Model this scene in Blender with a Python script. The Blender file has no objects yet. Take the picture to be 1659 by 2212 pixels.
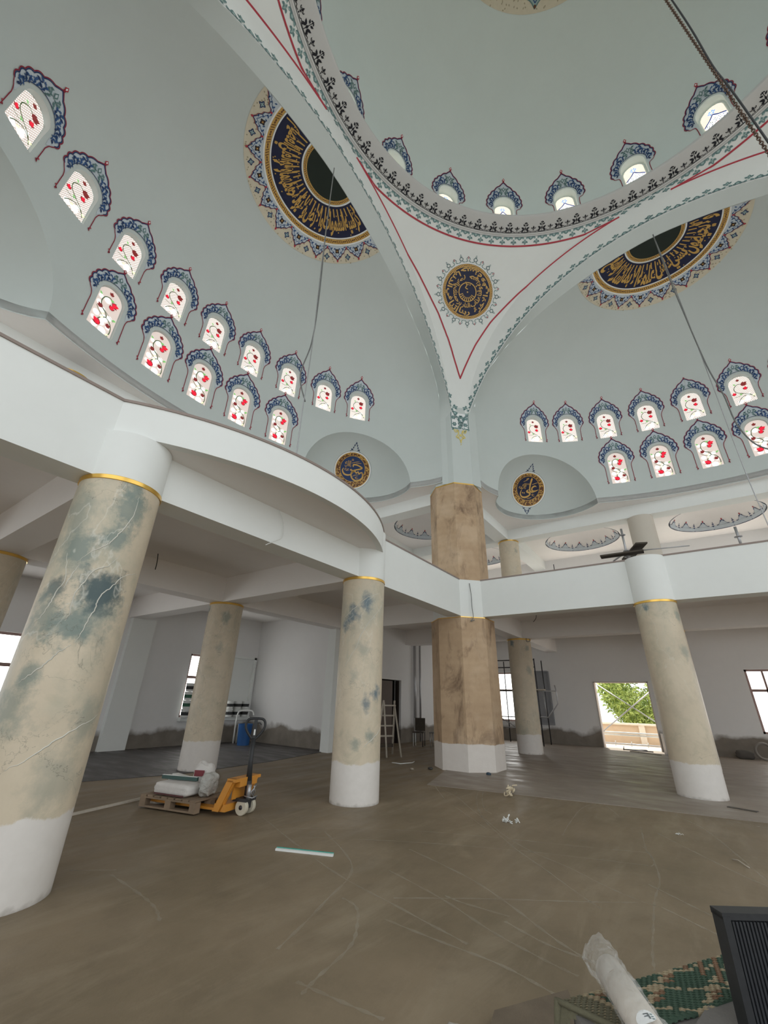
import bpy, bmesh, math, random, unicodedata
from mathutils import Vector, Matrix, geometry
from mathutils.bvhtree import BVHTree
random.seed(7)
sc = bpy.context.scene
COL = sc.collection
PI = math.pi

# ---------------------------------------------------------------- camera
FPX = 885.2
cam_d = bpy.data.cameras.new('camera')
cam_d.sensor_fit = 'VERTICAL'
cam_d.sensor_height = 36.0
cam_d.lens = FPX * 36.0 / 2212.0
cam_d.clip_start = 0.05
cam_d.clip_end = 300
cam = bpy.data.objects.new('camera', cam_d)
COL.objects.link(cam)
yaw, pit, rol = -0.6205, 0.4285, 0.0273
fw = Vector((math.sin(yaw) * math.cos(pit), math.cos(yaw) * math.cos(pit), math.sin(pit)))
rt = Vector((math.cos(yaw), -math.sin(yaw), 0))
upv = rt.cross(fw)
r2 = rt * math.cos(rol) + upv * math.sin(rol)
u2 = -rt * math.sin(rol) + upv * math.cos(rol)
cam.matrix_world = Matrix(((r2.x, u2.x, -fw.x, 5.307), (r2.y, u2.y, -fw.y, -11.627),
                           (r2.z, u2.z, -fw.z, 1.58), (0, 0, 0, 1)))
sc.camera = cam
# ---------------------------------------------------------------- sky, exposure
world = bpy.data.worlds.new('overcast_sky')
sc.world = world
world.use_nodes = True
bg = world.node_tree.nodes['Background']
bg.inputs[0].default_value = (0.925, 0.975, 1.0, 1)
bg.inputs[1].default_value = 1.0
sun_d = bpy.data.lights.new('sun', 'SUN')
sun_d.energy = 4.5; sun_d.angle = 0.01; sun_d.color = (1.0, 0.95, 0.86)
sun = bpy.data.objects.new('sun', sun_d); COL.objects.link(sun)
sun.rotation_euler = Vector((-0.12, 0.46, 0.88)).to_track_quat('Z', 'Y').to_euler()     # high sun behind the back wall
sc.view_settings.view_transform = 'Standard'
sc.view_settings.look = 'None'
sc.view_settings.gamma = 1
sc.view_settings.use_curve_mapping = False
sc.view_settings.exposure = 0.68
sc.cycles.max_bounces = 10
sc.cycles.diffuse_bounces = 7
sc.cycles.transparent_max_bounces = 12
sc.cycles.sample_clamp_indirect = 6

# ---------------------------------------------------------------- materials
def nodemat(name):
    m = bpy.data.materials.new(name); m.use_nodes = True
    nt = m.node_tree; b = nt.nodes['Principled BSDF']
    return m, nt, b
def N(nt, t, **kw):
    n = nt.nodes.new(t)
    for k, v in kw.items():
        if k.startswith('i_'):
            key = k[2:]
            n.inputs[int(key) if key.isdigit() else key.replace('_', ' ')].default_value = v
        else: setattr(n, k, v)
    return n
def rgba(c): return (c[0], c[1], c[2], 1)
def noise(nt, vec, scale, detail=4, rough=0.55, dist=0.0):
    n = N(nt, 'ShaderNodeTexNoise'); n.inputs['Scale'].default_value = scale
    n.inputs['Detail'].default_value = detail; n.inputs['Roughness'].default_value = rough
    n.inputs['Distortion'].default_value = dist
    nt.links.new(vec, n.inputs['Vector']); return n.outputs['Fac']
def ramp(nt, fac, lo, hi, c0=(0, 0, 0), c1=(1, 1, 1), mode='LINEAR'):
    r = N(nt, 'ShaderNodeValToRGB'); e = r.color_ramp.elements; r.color_ramp.interpolation = mode
    e[0].position = lo; e[0].color = rgba(c0); e[1].position = hi; e[1].color = rgba(c1)
    nt.links.new(fac, r.inputs[0]); return r.outputs[0]
def mixc(nt, fac, a, b, mode='MIX'):
    n = N(nt, 'ShaderNodeMixRGB', blend_type=mode)
    for s, v in ((n.inputs[0], fac), (n.inputs[1], a), (n.inputs[2], b)):
        if isinstance(v, (int, float)): s.default_value = v
        elif isinstance(v, tuple): s.default_value = rgba(v)
        else: nt.links.new(v, s)
    return n.outputs[0]
def mth(nt, op, a, b=None, c=None):
    n = N(nt, 'ShaderNodeMath', operation=op)
    for s, v in zip(n.inputs, (a, b, c)):
        if v is None: continue
        if isinstance(v, (int, float)): s.default_value = v
        else: nt.links.new(v, s)
    return n.outputs[0]
def objco(nt, scale=(1, 1, 1), rot=(0, 0, 0), rnd=False):
    tc = N(nt, 'ShaderNodeTexCoord'); v = tc.outputs['Object']
    if rnd:
        oi = N(nt, 'ShaderNodeObjectInfo')
        a = N(nt, 'ShaderNodeVectorMath', operation='ADD')
        nt.links.new(v, a.inputs[0])
        s = N(nt, 'ShaderNodeVectorMath', operation='SCALE'); s.inputs[3].default_value = 0.37
        nt.links.new(oi.outputs['Location'], s.inputs[0]); nt.links.new(s.outputs[0], a.inputs[1]); v = a.outputs[0]
    mp = N(nt, 'ShaderNodeMapping'); mp.inputs['Scale'].default_value = scale; mp.inputs['Rotation'].default_value = rot
    nt.links.new(v, mp.inputs[0]); return mp.outputs[0], tc.outputs['Object']
def bump(nt, b, h, dist=0.01, st=0.3):
    n = N(nt, 'ShaderNodeBump'); n.inputs['Strength'].default_value = st; n.inputs['Distance'].default_value = dist
    nt.links.new(h, n.inputs['Height']); nt.links.new(n.outputs[0], b.inputs['Normal'])
MATS = {}
def M(name, col, rough=0.6, metal=0.0, var=0.12, scale=6.0, bmp=0.0, spec=0.5):
    if name in MATS: return MATS[name]
    m, nt, b = nodemat(name)
    v, _ = objco(nt)
    f = noise(nt, v, scale)
    c = mixc(nt, f, tuple(x * (1 - var) for x in col), tuple(min(1, x * (1 + var)) for x in col))
    nt.links.new(c, b.inputs['Base Color'])
    b.inputs['Roughness'].default_value = rough; b.inputs['Metallic'].default_value = metal
    b.inputs['Specular IOR Level'].default_value = spec
    if bmp: bump(nt, b, noise(nt, v, scale * 6), 0.01, bmp)
    MATS[name] = m; return m
def M_wall(name, col, dirt=False, zoff=0.0):
    m, nt, b = nodemat(name)
    v, raw = objco(nt)
    f = noise(nt, v, 0.8, 5, 0.6); g = noise(nt, v, 7, 3)
    c = mixc(nt, f, tuple(x * 0.95 for x in col), tuple(min(1, x * 1.04) for x in col))
    c = mixc(nt, mth(nt, 'MULTIPLY', g, 0.05), c, (0.35, 0.33, 0.30))
    if dirt:
        sp = N(nt, 'ShaderNodeSeparateXYZ'); nt.links.new(raw, sp.inputs[0])
        e = noise(nt, v, 1.0, 4, 0.5)
        h = mth(nt, 'SUBTRACT', mth(nt, 'ADD', 0.22, mth(nt, 'MULTIPLY', e, 0.9)), sp.outputs[2])
        k = ramp(nt, h, -0.05, 0.16)
        d = mixc(nt, noise(nt, v, 3.5, 6), (0.17, 0.145, 0.12), (0.30, 0.27, 0.235))
        c = mixc(nt, k, c, d)
    nt.links.new(c, b.inputs['Base Color']); b.inputs['Roughness'].default_value = 0.85
    b.inputs['Specular IOR Level'].default_value = 0.2
    MATS[name] = m; return m
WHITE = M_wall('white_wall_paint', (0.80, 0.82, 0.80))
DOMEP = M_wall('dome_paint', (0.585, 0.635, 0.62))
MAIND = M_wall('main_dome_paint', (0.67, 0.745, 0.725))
SOFF = M_wall('ceiling_paint', (0.86, 0.835, 0.815))
LOWW = M_wall('lower_wall_paint', (0.80, 0.795, 0.79), dirt=True)
GOLD = M('gold_paint', (0.80, 0.50, 0.12), 0.28, 0.85, 0.15, 3)
def paint(name, c, r=0.6): return M(name, c, r, 0, 0.08, 10)
PAL = {
 'navy': paint('navy_paint', (0.012, 0.035, 0.12)), 'dnavy': paint('deep_navy_paint', (0.007, 0.010, 0.045)),
 'blue': paint('blue_paint', (0.03, 0.09, 0.24)), 'lblue': paint('pale_blue_paint', (0.56, 0.62, 0.67)),
 'teal': paint('teal_paint', (0.12, 0.22, 0.22)), 'lteal': paint('pale_teal_paint', (0.33, 0.45, 0.44)),
 'red': paint('red_paint', (0.26, 0.012, 0.035)), 'lred': paint('crimson_paint', (0.42, 0.03, 0.05)),
 'gold': paint('ochre_gold_paint', (0.60, 0.36, 0.09), 0.45), 'dgold': paint('dark_gold_paint', (0.28, 0.16, 0.035), 0.45),
 'white': paint('white_line_paint', (0.85, 0.86, 0.86)), 'cream': paint('cream_paint', (0.66, 0.60, 0.47)),
 'tan': paint('tan_paint', (0.40, 0.35, 0.24)), 'black': paint('black_paint', (0.008, 0.009, 0.016)),
 'dgreen': paint('dark_green_disc_paint', (0.006, 0.014, 0.008)), 'grey': paint('grey_line_paint', (0.16, 0.18, 0.19)),
 'yellow': paint('yellow_paint', (0.72, 0.58, 0.16)), 'brown': paint('brown_ornament_paint', (0.13, 0.05, 0.02)),
}
def M_marble(name, green, seed, blots=()):
    m, nt, b = nodemat(name)
    v, raw = objco(nt, rnd=True)
    vd, _ = objco(nt, (1.3, 1.3, 0.8), (0.5, 0.75, 0.2), rnd=True)
    base = mixc(nt, noise(nt, v, 1.6, 6, 0.6), (0.50, 0.42, 0.31), (0.74, 0.645, 0.50))
    base = mixc(nt, mth(nt, 'MULTIPLY', ramp(nt, noise(nt, v, 3.2, 5, 0.7, 0.6), 0.5, 0.75), 0.7), base, (0.46, 0.42, 0.31))
    n1 = noise(nt, vd, 0.75, 7, 0.62, 0.35)
    base = mixc(nt, mth(nt, 'MULTIPLY', ramp(nt, n1, 0.49, 0.60), 0.55 * green + 0.1), base, (0.40, 0.41, 0.33))
    base = mixc(nt, mth(nt, 'MULTIPLY', ramp(nt, n1, 0.58, 0.67), green), base, (0.20, 0.25, 0.23))
    base = mixc(nt, mth(nt, 'MULTIPLY', ramp(nt, noise(nt, v, 2.1, 6, 0.65), 0.52, 0.72), 0.35), base, (0.33, 0.31, 0.24))
    # brushed patches painted at their own places on the shaft
    for x, y, z, r, k, c in blots:
        sub = N(nt, 'ShaderNodeVectorMath', operation='SUBTRACT'); nt.links.new(raw, sub.inputs[0]); sub.inputs[1].default_value = (x, y, z)
        mp = N(nt, 'ShaderNodeMapping'); mp.inputs['Rotation'].default_value = (0, 0, 0); mp.inputs['Scale'].default_value = (1, 1, .72); nt.links.new(sub.outputs[0], mp.inputs[0])
        ln = N(nt, 'ShaderNodeVectorMath', operation='LENGTH'); nt.links.new(mp.outputs[0], ln.inputs[0])
        d = mth(nt, 'ADD', mth(nt, 'DIVIDE', ln.outputs['Value'], r), mth(nt, 'MULTIPLY', mth(nt, 'SUBTRACT', noise(nt, v, 3.2, 6, .68), .5), 3.4))
        base = mixc(nt, mth(nt, 'MULTIPLY', ramp(nt, d, 0.25, 1.15, (1, 1, 1), (0, 0, 0)), k), base, c)
    w = noise(nt, vd, 0.9, 5, 0.55, 0.25)
    vein = ramp(nt, mth(nt, 'ABSOLUTE', mth(nt, 'SUBTRACT', w, 0.52)), 0.0, 0.009, (1, 1, 1), (0, 0, 0))
    vein = mth(nt, 'MULTIPLY', vein, ramp(nt, n1, 0.42, 0.50))
    base = mixc(nt, mth(nt, 'MULTIPLY', vein, 0.6 * green + 0.1), base, (0.72, 0.71, 0.64))
    w2 = noise(nt, v, 1.3, 6, 0.6, 0.4)
    crk = ramp(nt, mth(nt, 'ABSOLUTE', mth(nt, 'SUBTRACT', w2, 0.47)), 0.0, 0.004, (1, 1, 1), (0, 0, 0))
    crk = mth(nt, 'MULTIPLY', crk, ramp(nt, noise(nt, v, 0.8, 2), 0.5, 0.6))
    base = mixc(nt, mth(nt, 'MULTIPLY', crk, 0.5), base, (0.12, 0.12, 0.10))
    sp = N(nt, 'ShaderNodeSeparateXYZ'); nt.links.new(raw, sp.inputs[0])
    e = noise(nt, v, 3.0, 5, 0.7)
    k = ramp(nt, mth(nt, 'SUBTRACT', mth(nt, 'ADD', 0.52, mth(nt, 'MULTIPLY', e, 0.18)), sp.outputs[2]), 0.0, 0.02)
    wh = mixc(nt, noise(nt, v, 9, 4), (0.66, 0.62, 0.58), (0.76, 0.72, 0.68))
    foot = ramp(nt, mth(nt, 'ADD', sp.outputs[2], mth(nt, 'MULTIPLY', noise(nt, v, 7, 4), 0.16)), 0.07, 0.13, (1, 1, 1), (0, 0, 0))
    wh = mixc(nt, mth(nt, 'MULTIPLY', foot, 0.6), wh, (0.22, 0.19, 0.16))
    c = mixc(nt, k, base, wh)
    nt.links.new(c, b.inputs['Base Color']); b.inputs['Roughness'].default_value = 0.42
    b.inputs['Specular IOR Level'].default_value = 0.35
    bump(nt, b, noise(nt, v, 3, 5), 0.02, 0.25)
    MATS[name] = m; return m
G1, G2, G3 = (.20, .25, .225), (.075, .11, .115), (.10, .16, .20)
MARB = M_marble('green_veined_marble_paint', .55, 0, [(.42, 0, 3.44, .22, .8, G1), (.42, -.0, 3.65, .14, .8, G1), (.42, -.04, 3.09, .18, .85, G1), (.30, -.29, 2.88, .22, .85, G1),
    (.21, -.36, 2.49, .13, .8, G2), (.2, -.37, 2.27, .2, .7, G1), (.42, -.05, 2.3, .30, .8, G1), (.38, -.17, 2.2, .22, .8, G1), (.41, -.04, 2.50, .22, .95, G2), (.42, .06, 2.58, .15, .9, G2),
    (.24, -.34, 1.69, .12, .7, G1), (.2, -.37, 1.39, .2, .6, G1), (.38, .18, 1.3, .16, .45, G1), (.41, .08, .85, .22, .35, G1)])
MARBB = M_marble('blue_veined_marble_paint', .3, 0, [(.11, -.4, 3.06, .17, .85, G3), (.3, -.3, 3.28, .15, .85, G3), (-.1, -.41, 2.88, .14, .85, G3), (.42, -.04, 1.66, .13, .9, G3), (.35, -.24, 1.47, .11, .75, G3),
    (.4, -.14, 1.0, .12, .7, G1), (.23, -.35, .86, .12, .6, G1), (.15, -.39, 1.95, .12, .4, G1), (.3, -.3, 2.4, .16, .4, G1)])
MARB2 = M_marble('drab_marble_paint', 0.28, 1, [(.37, -.2, 3.43, .12, .6, G1), (.36, -.22, 2.64, .14, .5, G1), (-.17, -.38, 3.62, .10, .8, (.10, .17, .20))])
def M_burlap(name, white=True):
    m, nt, b = nodemat(name)
    v, raw = objco(nt)
    vs, _ = objco(nt, (1, 1, 0.45))
    c = mixc(nt, noise(nt, v, 1.3, 6, 0.65), (0.33, 0.215, 0.125), (0.66, 0.48, 0.31))
    c = mixc(nt, ramp(nt, noise(nt, vs, 1.7, 7, 0.7, 0.6), 0.52, 0.70), c, (0.15, 0.09, 0.055))
    c = mixc(nt, mth(nt, 'MULTIPLY', ramp(nt, noise(nt, v, 0.9, 4), 0.5, 0.7), 0.5), c, (0.72, 0.56, 0.40))
    wv = N(nt, 'ShaderNodeTexWave', bands_direction='Z'); wv.inputs['Scale'].default_value = 1.6
    wv.inputs['Distortion'].default_value = 5; nt.links.new(v, wv.inputs[0])
    c = mixc(nt, mth(nt, 'MULTIPLY', wv.outputs['Fac'], 0.05), c, (0.14, 0.09, 0.05))
    if white:
        sp = N(nt, 'ShaderNodeSeparateXYZ'); nt.links.new(raw, sp.inputs[0])
        k = ramp(nt, mth(nt, 'SUBTRACT', mth(nt, 'ADD', 0.56, mth(nt, 'MULTIPLY', noise(nt, v, 3, 4), 0.1)), sp.outputs[2]), 0.0, 0.02)
        c = mixc(nt, k, c, mixc(nt, noise(nt, v, 6, 4), (0.66, 0.60, 0.55), (0.74, 0.69, 0.64)))
    nt.links.new(c, b.inputs['Base Color']); b.inputs['Roughness'].default_value = 0.75
    bump(nt, b, noise(nt, v, 4, 6), 0.03, 0.35)
    MATS[name] = m; return m
BURL = M_burlap('brown_primed_render'); BURL2 = M_burlap('brown_primed_render_upper', False)
def M_floor():
    m, nt, b = nodemat('screed_floor')
    v, raw = objco(nt)
    c = mixc(nt, ramp(nt, noise(nt, v, 0.6, 7, 0.65), .3, .7), (0.165, 0.128, 0.080), (0.26, 0.198, 0.130))
    vs, _ = objco(nt, (2.2, 0.5, 1), (0, 0, 0.5))
    c = mixc(nt, mth(nt, 'MULTIPLY', ramp(nt, noise(nt, vs, 0.9, 7, 0.7, 0.6), 0.52, 0.72), 0.55), c, (0.33, 0.27, 0.19))
    c = mixc(nt, mth(nt, 'MULTIPLY', ramp(nt, noise(nt, v, 2.6, 7, 0.7), 0.5, 0.7), 0.35), c, (0.135, 0.10, 0.065))
    nt.links.new(c, b.inputs['Base Color'])
    b.inputs['Roughness'].default_value = 0.55
    rr = ramp(nt, noise(nt, vs, 1.3, 5), 0.3, 0.7, (0.42, 0.42, 0.42), (0.68, 0.68, 0.68)); nt.links.new(rr, b.inputs['Roughness'])
    b.inputs['Specular IOR Level'].default_value = 0.4
    bump(nt, b, noise(nt, v, 3, 7, 0.7), 0.02, 0.25)
    return m
def M_aisle(name, c0, c1, ang, rlo, rhi, sc_=(0.45, 3.2, 1)):
    m, nt, b = nodemat(name)
    v, raw = objco(nt); vs, _ = objco(nt, sc_, (0, 0, ang))
    c = mixc(nt, noise(nt, vs, 1.2, 7, 0.65, 0.5), c0, c1)
    c = mixc(nt, mth(nt, 'MULTIPLY', noise(nt, v, 3, 6), 0.4), c, tuple(x * 0.7 for x in c0))
    nt.links.new(c, b.inputs['Base Color'])
    rr = ramp(nt, noise(nt, vs, 2.0, 6), 0.35, 0.65, (rlo,) * 3, (rhi,) * 3); nt.links.new(rr, b.inputs['Roughness'])
    bump(nt, b, noise(nt, vs, 3, 6), 0.02, 0.2)
    return m

# ---------------------------------------------------------------- mesh helpers
class MB:
    def __init__(s): s.v = []; s.f = []; s.m = []; s.mats = []; s.sm = []
    def mi(s, mat):
        if mat not in s.mats: s.mats.append(mat)
        return s.mats.index(mat)
    def add(s, vs, fs, mat=None, smooth=False):
        k = len(s.v); s.v += [tuple(v) for v in vs]; i = s.mi(mat) if mat else 0
        for f in fs: s.f.append(tuple(a + k for a in f)); s.m.append(i); s.sm.append(smooth)
        return s
    def box(s, x0, x1, y0, y1, z0, z1, mat=None, T=None):
        vs = [Vector((x, y, z)) for z in (z0, z1) for y in (y0, y1) for x in (x0, x1)]
        if T: vs = [T @ v for v in vs]
        return s.add(vs, [(0, 2, 3, 1), (4, 5, 7, 6), (0, 1, 5, 4), (2, 6, 7, 3), (0, 4, 6, 2), (1, 3, 7, 5)], mat)
    def tube(s, pts, r, n=8, mat=None, cap=True, smooth=True):
        pts = [Vector(p) for p in pts]; rs = r if isinstance(r, (list, tuple)) else [r] * len(pts)
        ref = None; vs = []
        for i, p in enumerate(pts):
            t = (pts[min(i + 1, len(pts) - 1)] - pts[max(i - 1, 0)]).normalized()
            if ref is None: ref = t.orthogonal().normalized()
            ref = (ref - t * ref.dot(t)).normalized(); q = t.cross(ref)
            vs += [p + (ref * math.cos(a) + q * math.sin(a)) * rs[i] for a in [2 * PI * j / n for j in range(n)]]
        fs = [(i * n + j, i * n + (j + 1) % n, (i + 1) * n + (j + 1) % n, (i + 1) * n + j) for i in range(len(pts) - 1) for j in range(n)]
        if cap: fs += [tuple(range(n))[::-1], tuple(range((len(pts) - 1) * n, len(pts) * n))]
        return s.add(vs, fs, mat, smooth)
    def lathe(s, prof, n=32, mat=None, c=(0, 0), smooth=True, closed=False, a0=0, a1=2 * PI):
        full = abs(a1 - a0 - 2 * PI) < 1e-6; m_ = n if full else n + 1
        vs = [(c[0] + r * math.cos(a0 + (a1 - a0) * j / n), c[1] + r * math.sin(a0 + (a1 - a0) * j / n), z) for r, z in prof for j in range(m_)]
        fs = []
        for i in range(len(prof) - 1):
            for j in range(n):
                k = (j + 1) % m_; fs.append((i * m_ + j, i * m_ + k, (i + 1) * m_ + k, (i + 1) * m_ + j))
        if closed and full: fs += [tuple(range(n))[::-1], tuple(range((len(prof) - 1) * n, len(prof) * n))]
        return s.add(vs, fs, mat, smooth)
    def prism(s, poly, z0, z1, mat=None):
        n = len(poly)
        vs = [(x, y, z0) for x, y in poly] + [(x, y, z1) for x, y in poly]
        return s.add(vs, [tuple(range(n))[::-1], tuple(range(n, 2 * n))] + [(i, (i + 1) % n, n + (i + 1) % n, n + i) for i in range(n)], mat)
    def mesh(s, name):
        me = bpy.data.meshes.new(name); me.from_pydata(s.v, [], s.f)
        for mt in s.mats: me.materials.append(mt)
        me.polygons.foreach_set('material_index', s.m); me.polygons.foreach_set('use_smooth', s.sm)
        me.update(); return me
    def obj(s, name, parent=None, mat=None, sharp=None, loc=None, rz=0):
        me = s.mesh(name)
        if mat: me.materials.clear(); me.materials.append(mat)
        if sharp: me.set_sharp_from_angle(angle=math.radians(sharp))
        o = bpy.data.objects.new(name, me); COL.objects.link(o)
        if parent: o.parent = parent
        if loc: o.location = loc
        if rz: o.rotation_euler = (0, 0, rz)
        return o
def thing(name, label, cat=None, loc=(0, 0, 0), rz=0, group=None, kind=None):
    o = bpy.data.objects.new(name, None); COL.objects.link(o); o.location = loc; o.rotation_euler = (0, 0, rz)
    o.empty_display_size = 0.1
    return tag(o, label, cat, group, kind)
def tag(o, label=None, cat=None, group=None, kind=None):
    if label: o['label'] = label
    if cat: o['category'] = cat
    if group: o['group'] = group
    if kind: o['kind'] = kind
    return o
def struct(o, label, cat): return tag(o, label, cat, None, 'structure')
def copy_tree(o, parent=None):
    c = o.copy(); COL.objects.link(c)
    if parent: c.parent = parent
    for ch in list(o.children): copy_tree(ch, c)
    return c
def mobj(me, name, parent=None):
    o = bpy.data.objects.new(name, me); COL.objects.link(o)
    if parent: o.parent = parent
    return o
def boolean(me, cutters, op):
    """exact boolean of mesh datablock me with a list of meshes, returned as a new mesh"""
    base = bpy.data.objects.new('tmp', me); COL.objects.link(base); tmp = [base]
    for c in cutters:
        q = bpy.data.objects.new('tmpc', c); COL.objects.link(q); tmp.append(q)
        md = base.modifiers.new('b', 'BOOLEAN'); md.operation = op; md.solver = 'EXACT'; md.object = q
    bpy.context.view_layer.update()
    ev = base.evaluated_get(bpy.context.evaluated_depsgraph_get())
    out = bpy.data.meshes.new_from_object(ev)
    for q in tmp: bpy.data.objects.remove(q)
    return out
def drop_faces(me, test):
    bm = bmesh.new(); bm.from_mesh(me)
    bmesh.ops.delete(bm, geom=[f for f in bm.faces if test(f)], context='FACES')
    bm.to_mesh(me); bm.free(); return me
def bvh(mb): return BVHTree.FromPolygons([Vector(v) for v in mb.v], mb.f)

# ---------------------------------------------------------------- flat painted art
def catmull(pts, n=5, closed=False):
    out = []; m = len(pts)
    rng = range(m) if closed else range(m - 1)
    for i in rng:
        P = [pts[(i + k) % m] if closed else pts[min(max(i + k, 0), m - 1)] for k in (-1, 0, 1, 2)]
        for j in range(n):
            t = j / n
            out.append(tuple(0.5 * (2 * P[1][a] + (P[2][a] - P[0][a]) * t + (2 * P[0][a] - 5 * P[1][a] + 4 * P[2][a] - P[3][a]) * t * t
                                    + (3 * P[1][a] - P[0][a] - 3 * P[2][a] + P[3][a]) * t ** 3) for a in range(len(P[1]))))
    if not closed: out.append(tuple(pts[-1]))
    return out
class Art:
    def __init__(s): s.i = []                       # (verts2d, faces, colour, layer)
    def raw(s, v, f, c, l): s.i.append((list(v), f, c, l)); return s
    def poly(s, p, c, l=1):
        if len(p) <= 4: return s.raw(p, [tuple(range(len(p)))], c, l)
        t = geometry.tessellate_polygon([[Vector((a[0], a[1], 0)) for a in p]])
        return s.raw(p, [tuple(x) for x in t], c, l)
    def stroke(s, p, w, c, l=1, smooth=0, closed=False):
        if smooth: p = catmull(p, smooth, closed)
        if closed and not smooth: p = list(p)
        m = len(p); v = []; f = []
        for i, q in enumerate(p):
            a = p[(i - 1) % m] if closed else p[max(i - 1, 0)]; b = p[(i + 1) % m] if closed else p[min(i + 1, m - 1)]
            dx, dy = b[0] - a[0], b[1] - a[1]; L = math.hypot(dx, dy) or 1e-9
            ww = (q[2] if len(q) > 2 else w) / 2
            v += [(q[0] - dy / L * ww, q[1] + dx / L * ww), (q[0] + dy / L * ww, q[1] - dx / L * ww)]
        for i in range(m if closed else m - 1):
            k = (i + 1) % m; f.append((2 * i, 2 * i + 1, 2 * k + 1, 2 * k))
        return s.raw(v, f, c, l)
    def dot(s, x, y, r, c, l=1, n=8, ry=None):
        return s.raw([(x + r * math.cos(2 * PI * k / n), y + (ry or r) * math.sin(2 * PI * k / n)) for k in range(n)], [tuple(range(n))], c, l)
    def dia(s, x, y, w, h, c, l=1): return s.raw([(x - w, y), (x, y - h), (x + w, y), (x, y + h)], [(0, 1, 2, 3)], c, l)
    def ring(s, r0, r1, c, l=1, n=72, a0=0.0, a1=2 * PI, nr=1):
        v = []; f = []
        for i in range(nr + 1):
            r = r0 + (r1 - r0) * i / nr
            v += [(r * math.cos(a0 + (a1 - a0) * k / n), r * math.sin(a0 + (a1 - a0) * k / n)) for k in range(n + 1)]
        for i in range(nr):
            for k in range(n): a = i * (n + 1) + k; f.append((a, a + 1, a + n + 2, a + n + 1))
        return s.raw(v, f, c, l)
    def petal(s, x, y, L, w, ang, c, l=1):
        pts = [(0, 0), (L * .3, w * .5), (L * .65, w * .42), (L, 0), (L * .65, -w * .42), (L * .3, -w * .5)]
        ca, sa = math.cos(ang), math.sin(ang)
        return s.raw([(x + a * ca - b * sa, y + a * sa + b * ca) for a, b in pts], [(0, 1, 2, 3, 4, 5)], c, l)
    def mirror(s, items=None):
        for v, f, c, l in list(s.i): s.i.append(([(-x, y) for x, y in v], [t[::-1] for t in f], c, l))
        return s
    def put(s, other, fn):
        for v, f, c, l in other.i: s.i.append(([fn(x, y) for x, y in v], f, c, l))
        return s
    def build(s, name, fn, parent=None, step=0.004, split=0.0):
        mb = MB()
        for v, f, c, l in s.i:
            if split: v, f = subdiv(v, f, split)
            P = [fn(x, y, l * step) for x, y in v]
            ok = [t for t in f if all(P[k] is not None for k in t)]
            if ok: mb.add([p or (0, 0, 0) for p in P], ok, PAL[c])
        o = mb.obj(name, parent)
        return o
def subdiv(v, f, mx):
    v = list(v); out = []; todo = []
    for t in f:
        for k in range(1, len(t) - 1): todo.append((t[0], t[k], t[k + 1]))
    cache = {}
    def mid(a, b):
        k = (min(a, b), max(a, b))
        if k not in cache: v.append(((v[a][0] + v[b][0]) / 2, (v[a][1] + v[b][1]) / 2)); cache[k] = len(v) - 1
        return cache[k]
    while todo:
        a, b, c = todo.pop()
        e = [(math.dist(v[a], v[b]), a, b, c), (math.dist(v[b], v[c]), b, c, a), (math.dist(v[c], v[a]), c, a, b)]
        L, p, q, r = max(e)
        if L > mx: m_ = mid(p, q); todo += [(p, m_, r), (m_, q, r)]
        else: out.append((a, b, c))
    return v, out
def projector(tree, O, U, V, D=None, back=1.2):
    """paints a drawing on a surface: from the plane O,U,V along D onto the surface"""
    O, U, V = Vector(O), Vector(U).normalized(), Vector(V).normalized(); D = (Vector(D) if D else V.cross(U)).normalized()
    def fn(x, y, h):
        loc, nrm, i, d = tree.ray_cast(O + U * x + V * y - D * back, D, 6)
        if loc is None: return None
        if nrm.dot(D) > 0: nrm = -nrm
        return tuple(loc + nrm * (h + 0.003))
    return fn
# Arabic letters joined into their connected forms
FORMS = {}
for cp in list(range(0xFE80, 0xFEFD)):
    d = unicodedata.decomposition(chr(cp)).split()
    if len(d) == 2: FORMS.setdefault(chr(int(d[1], 16)), {})[d[0].strip('<>')] = chr(cp)
def shape(w):
    w = w.replace('\u0644\u0627', '\u0001'); out = []
    def joins_next(c): return c != '\u0001' and 'initial' in FORMS.get(c, {})
    for i, c in enumerate(w):
        p = i > 0 and joins_next(w[i - 1]); n = i < len(w) - 1 and joins_next(c) and w[i + 1] != '\u0621'
        if c == '\u0001': out.append('\ufefc' if p else '\ufefb'); continue
        F = FORMS.get(c)
        if not F: out.append(c); continue
        k = 'medial' if p and n else 'final' if p else 'initial' if n else 'isolated'
        out.append(F.get(k) or F.get('final' if p else 'isolated') or c)
    return ''.join(reversed(out))
def text2d(body, off=0.0, res=2):
    cu = bpy.data.curves.new('t', 'FONT'); cu.body = body; cu.resolution_u = res; cu.offset = off
    o = bpy.data.objects.new('t', cu); COL.objects.link(o); bpy.context.view_layer.update()
    me = o.to_mesh(); v = [(p.co.x, p.co.y) for p in me.vertices]; f = [tuple(p.vertices) for p in me.polygons]
    o.to_mesh_clear(); bpy.data.objects.remove(o); bpy.data.curves.remove(cu)
    if not v: return [], [], (0, 1, 0, 1)
    xs = [a for a, b in v]; ys = [b for a, b in v]
    return v, f, (min(xs), max(xs), min(ys), max(ys))
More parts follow.
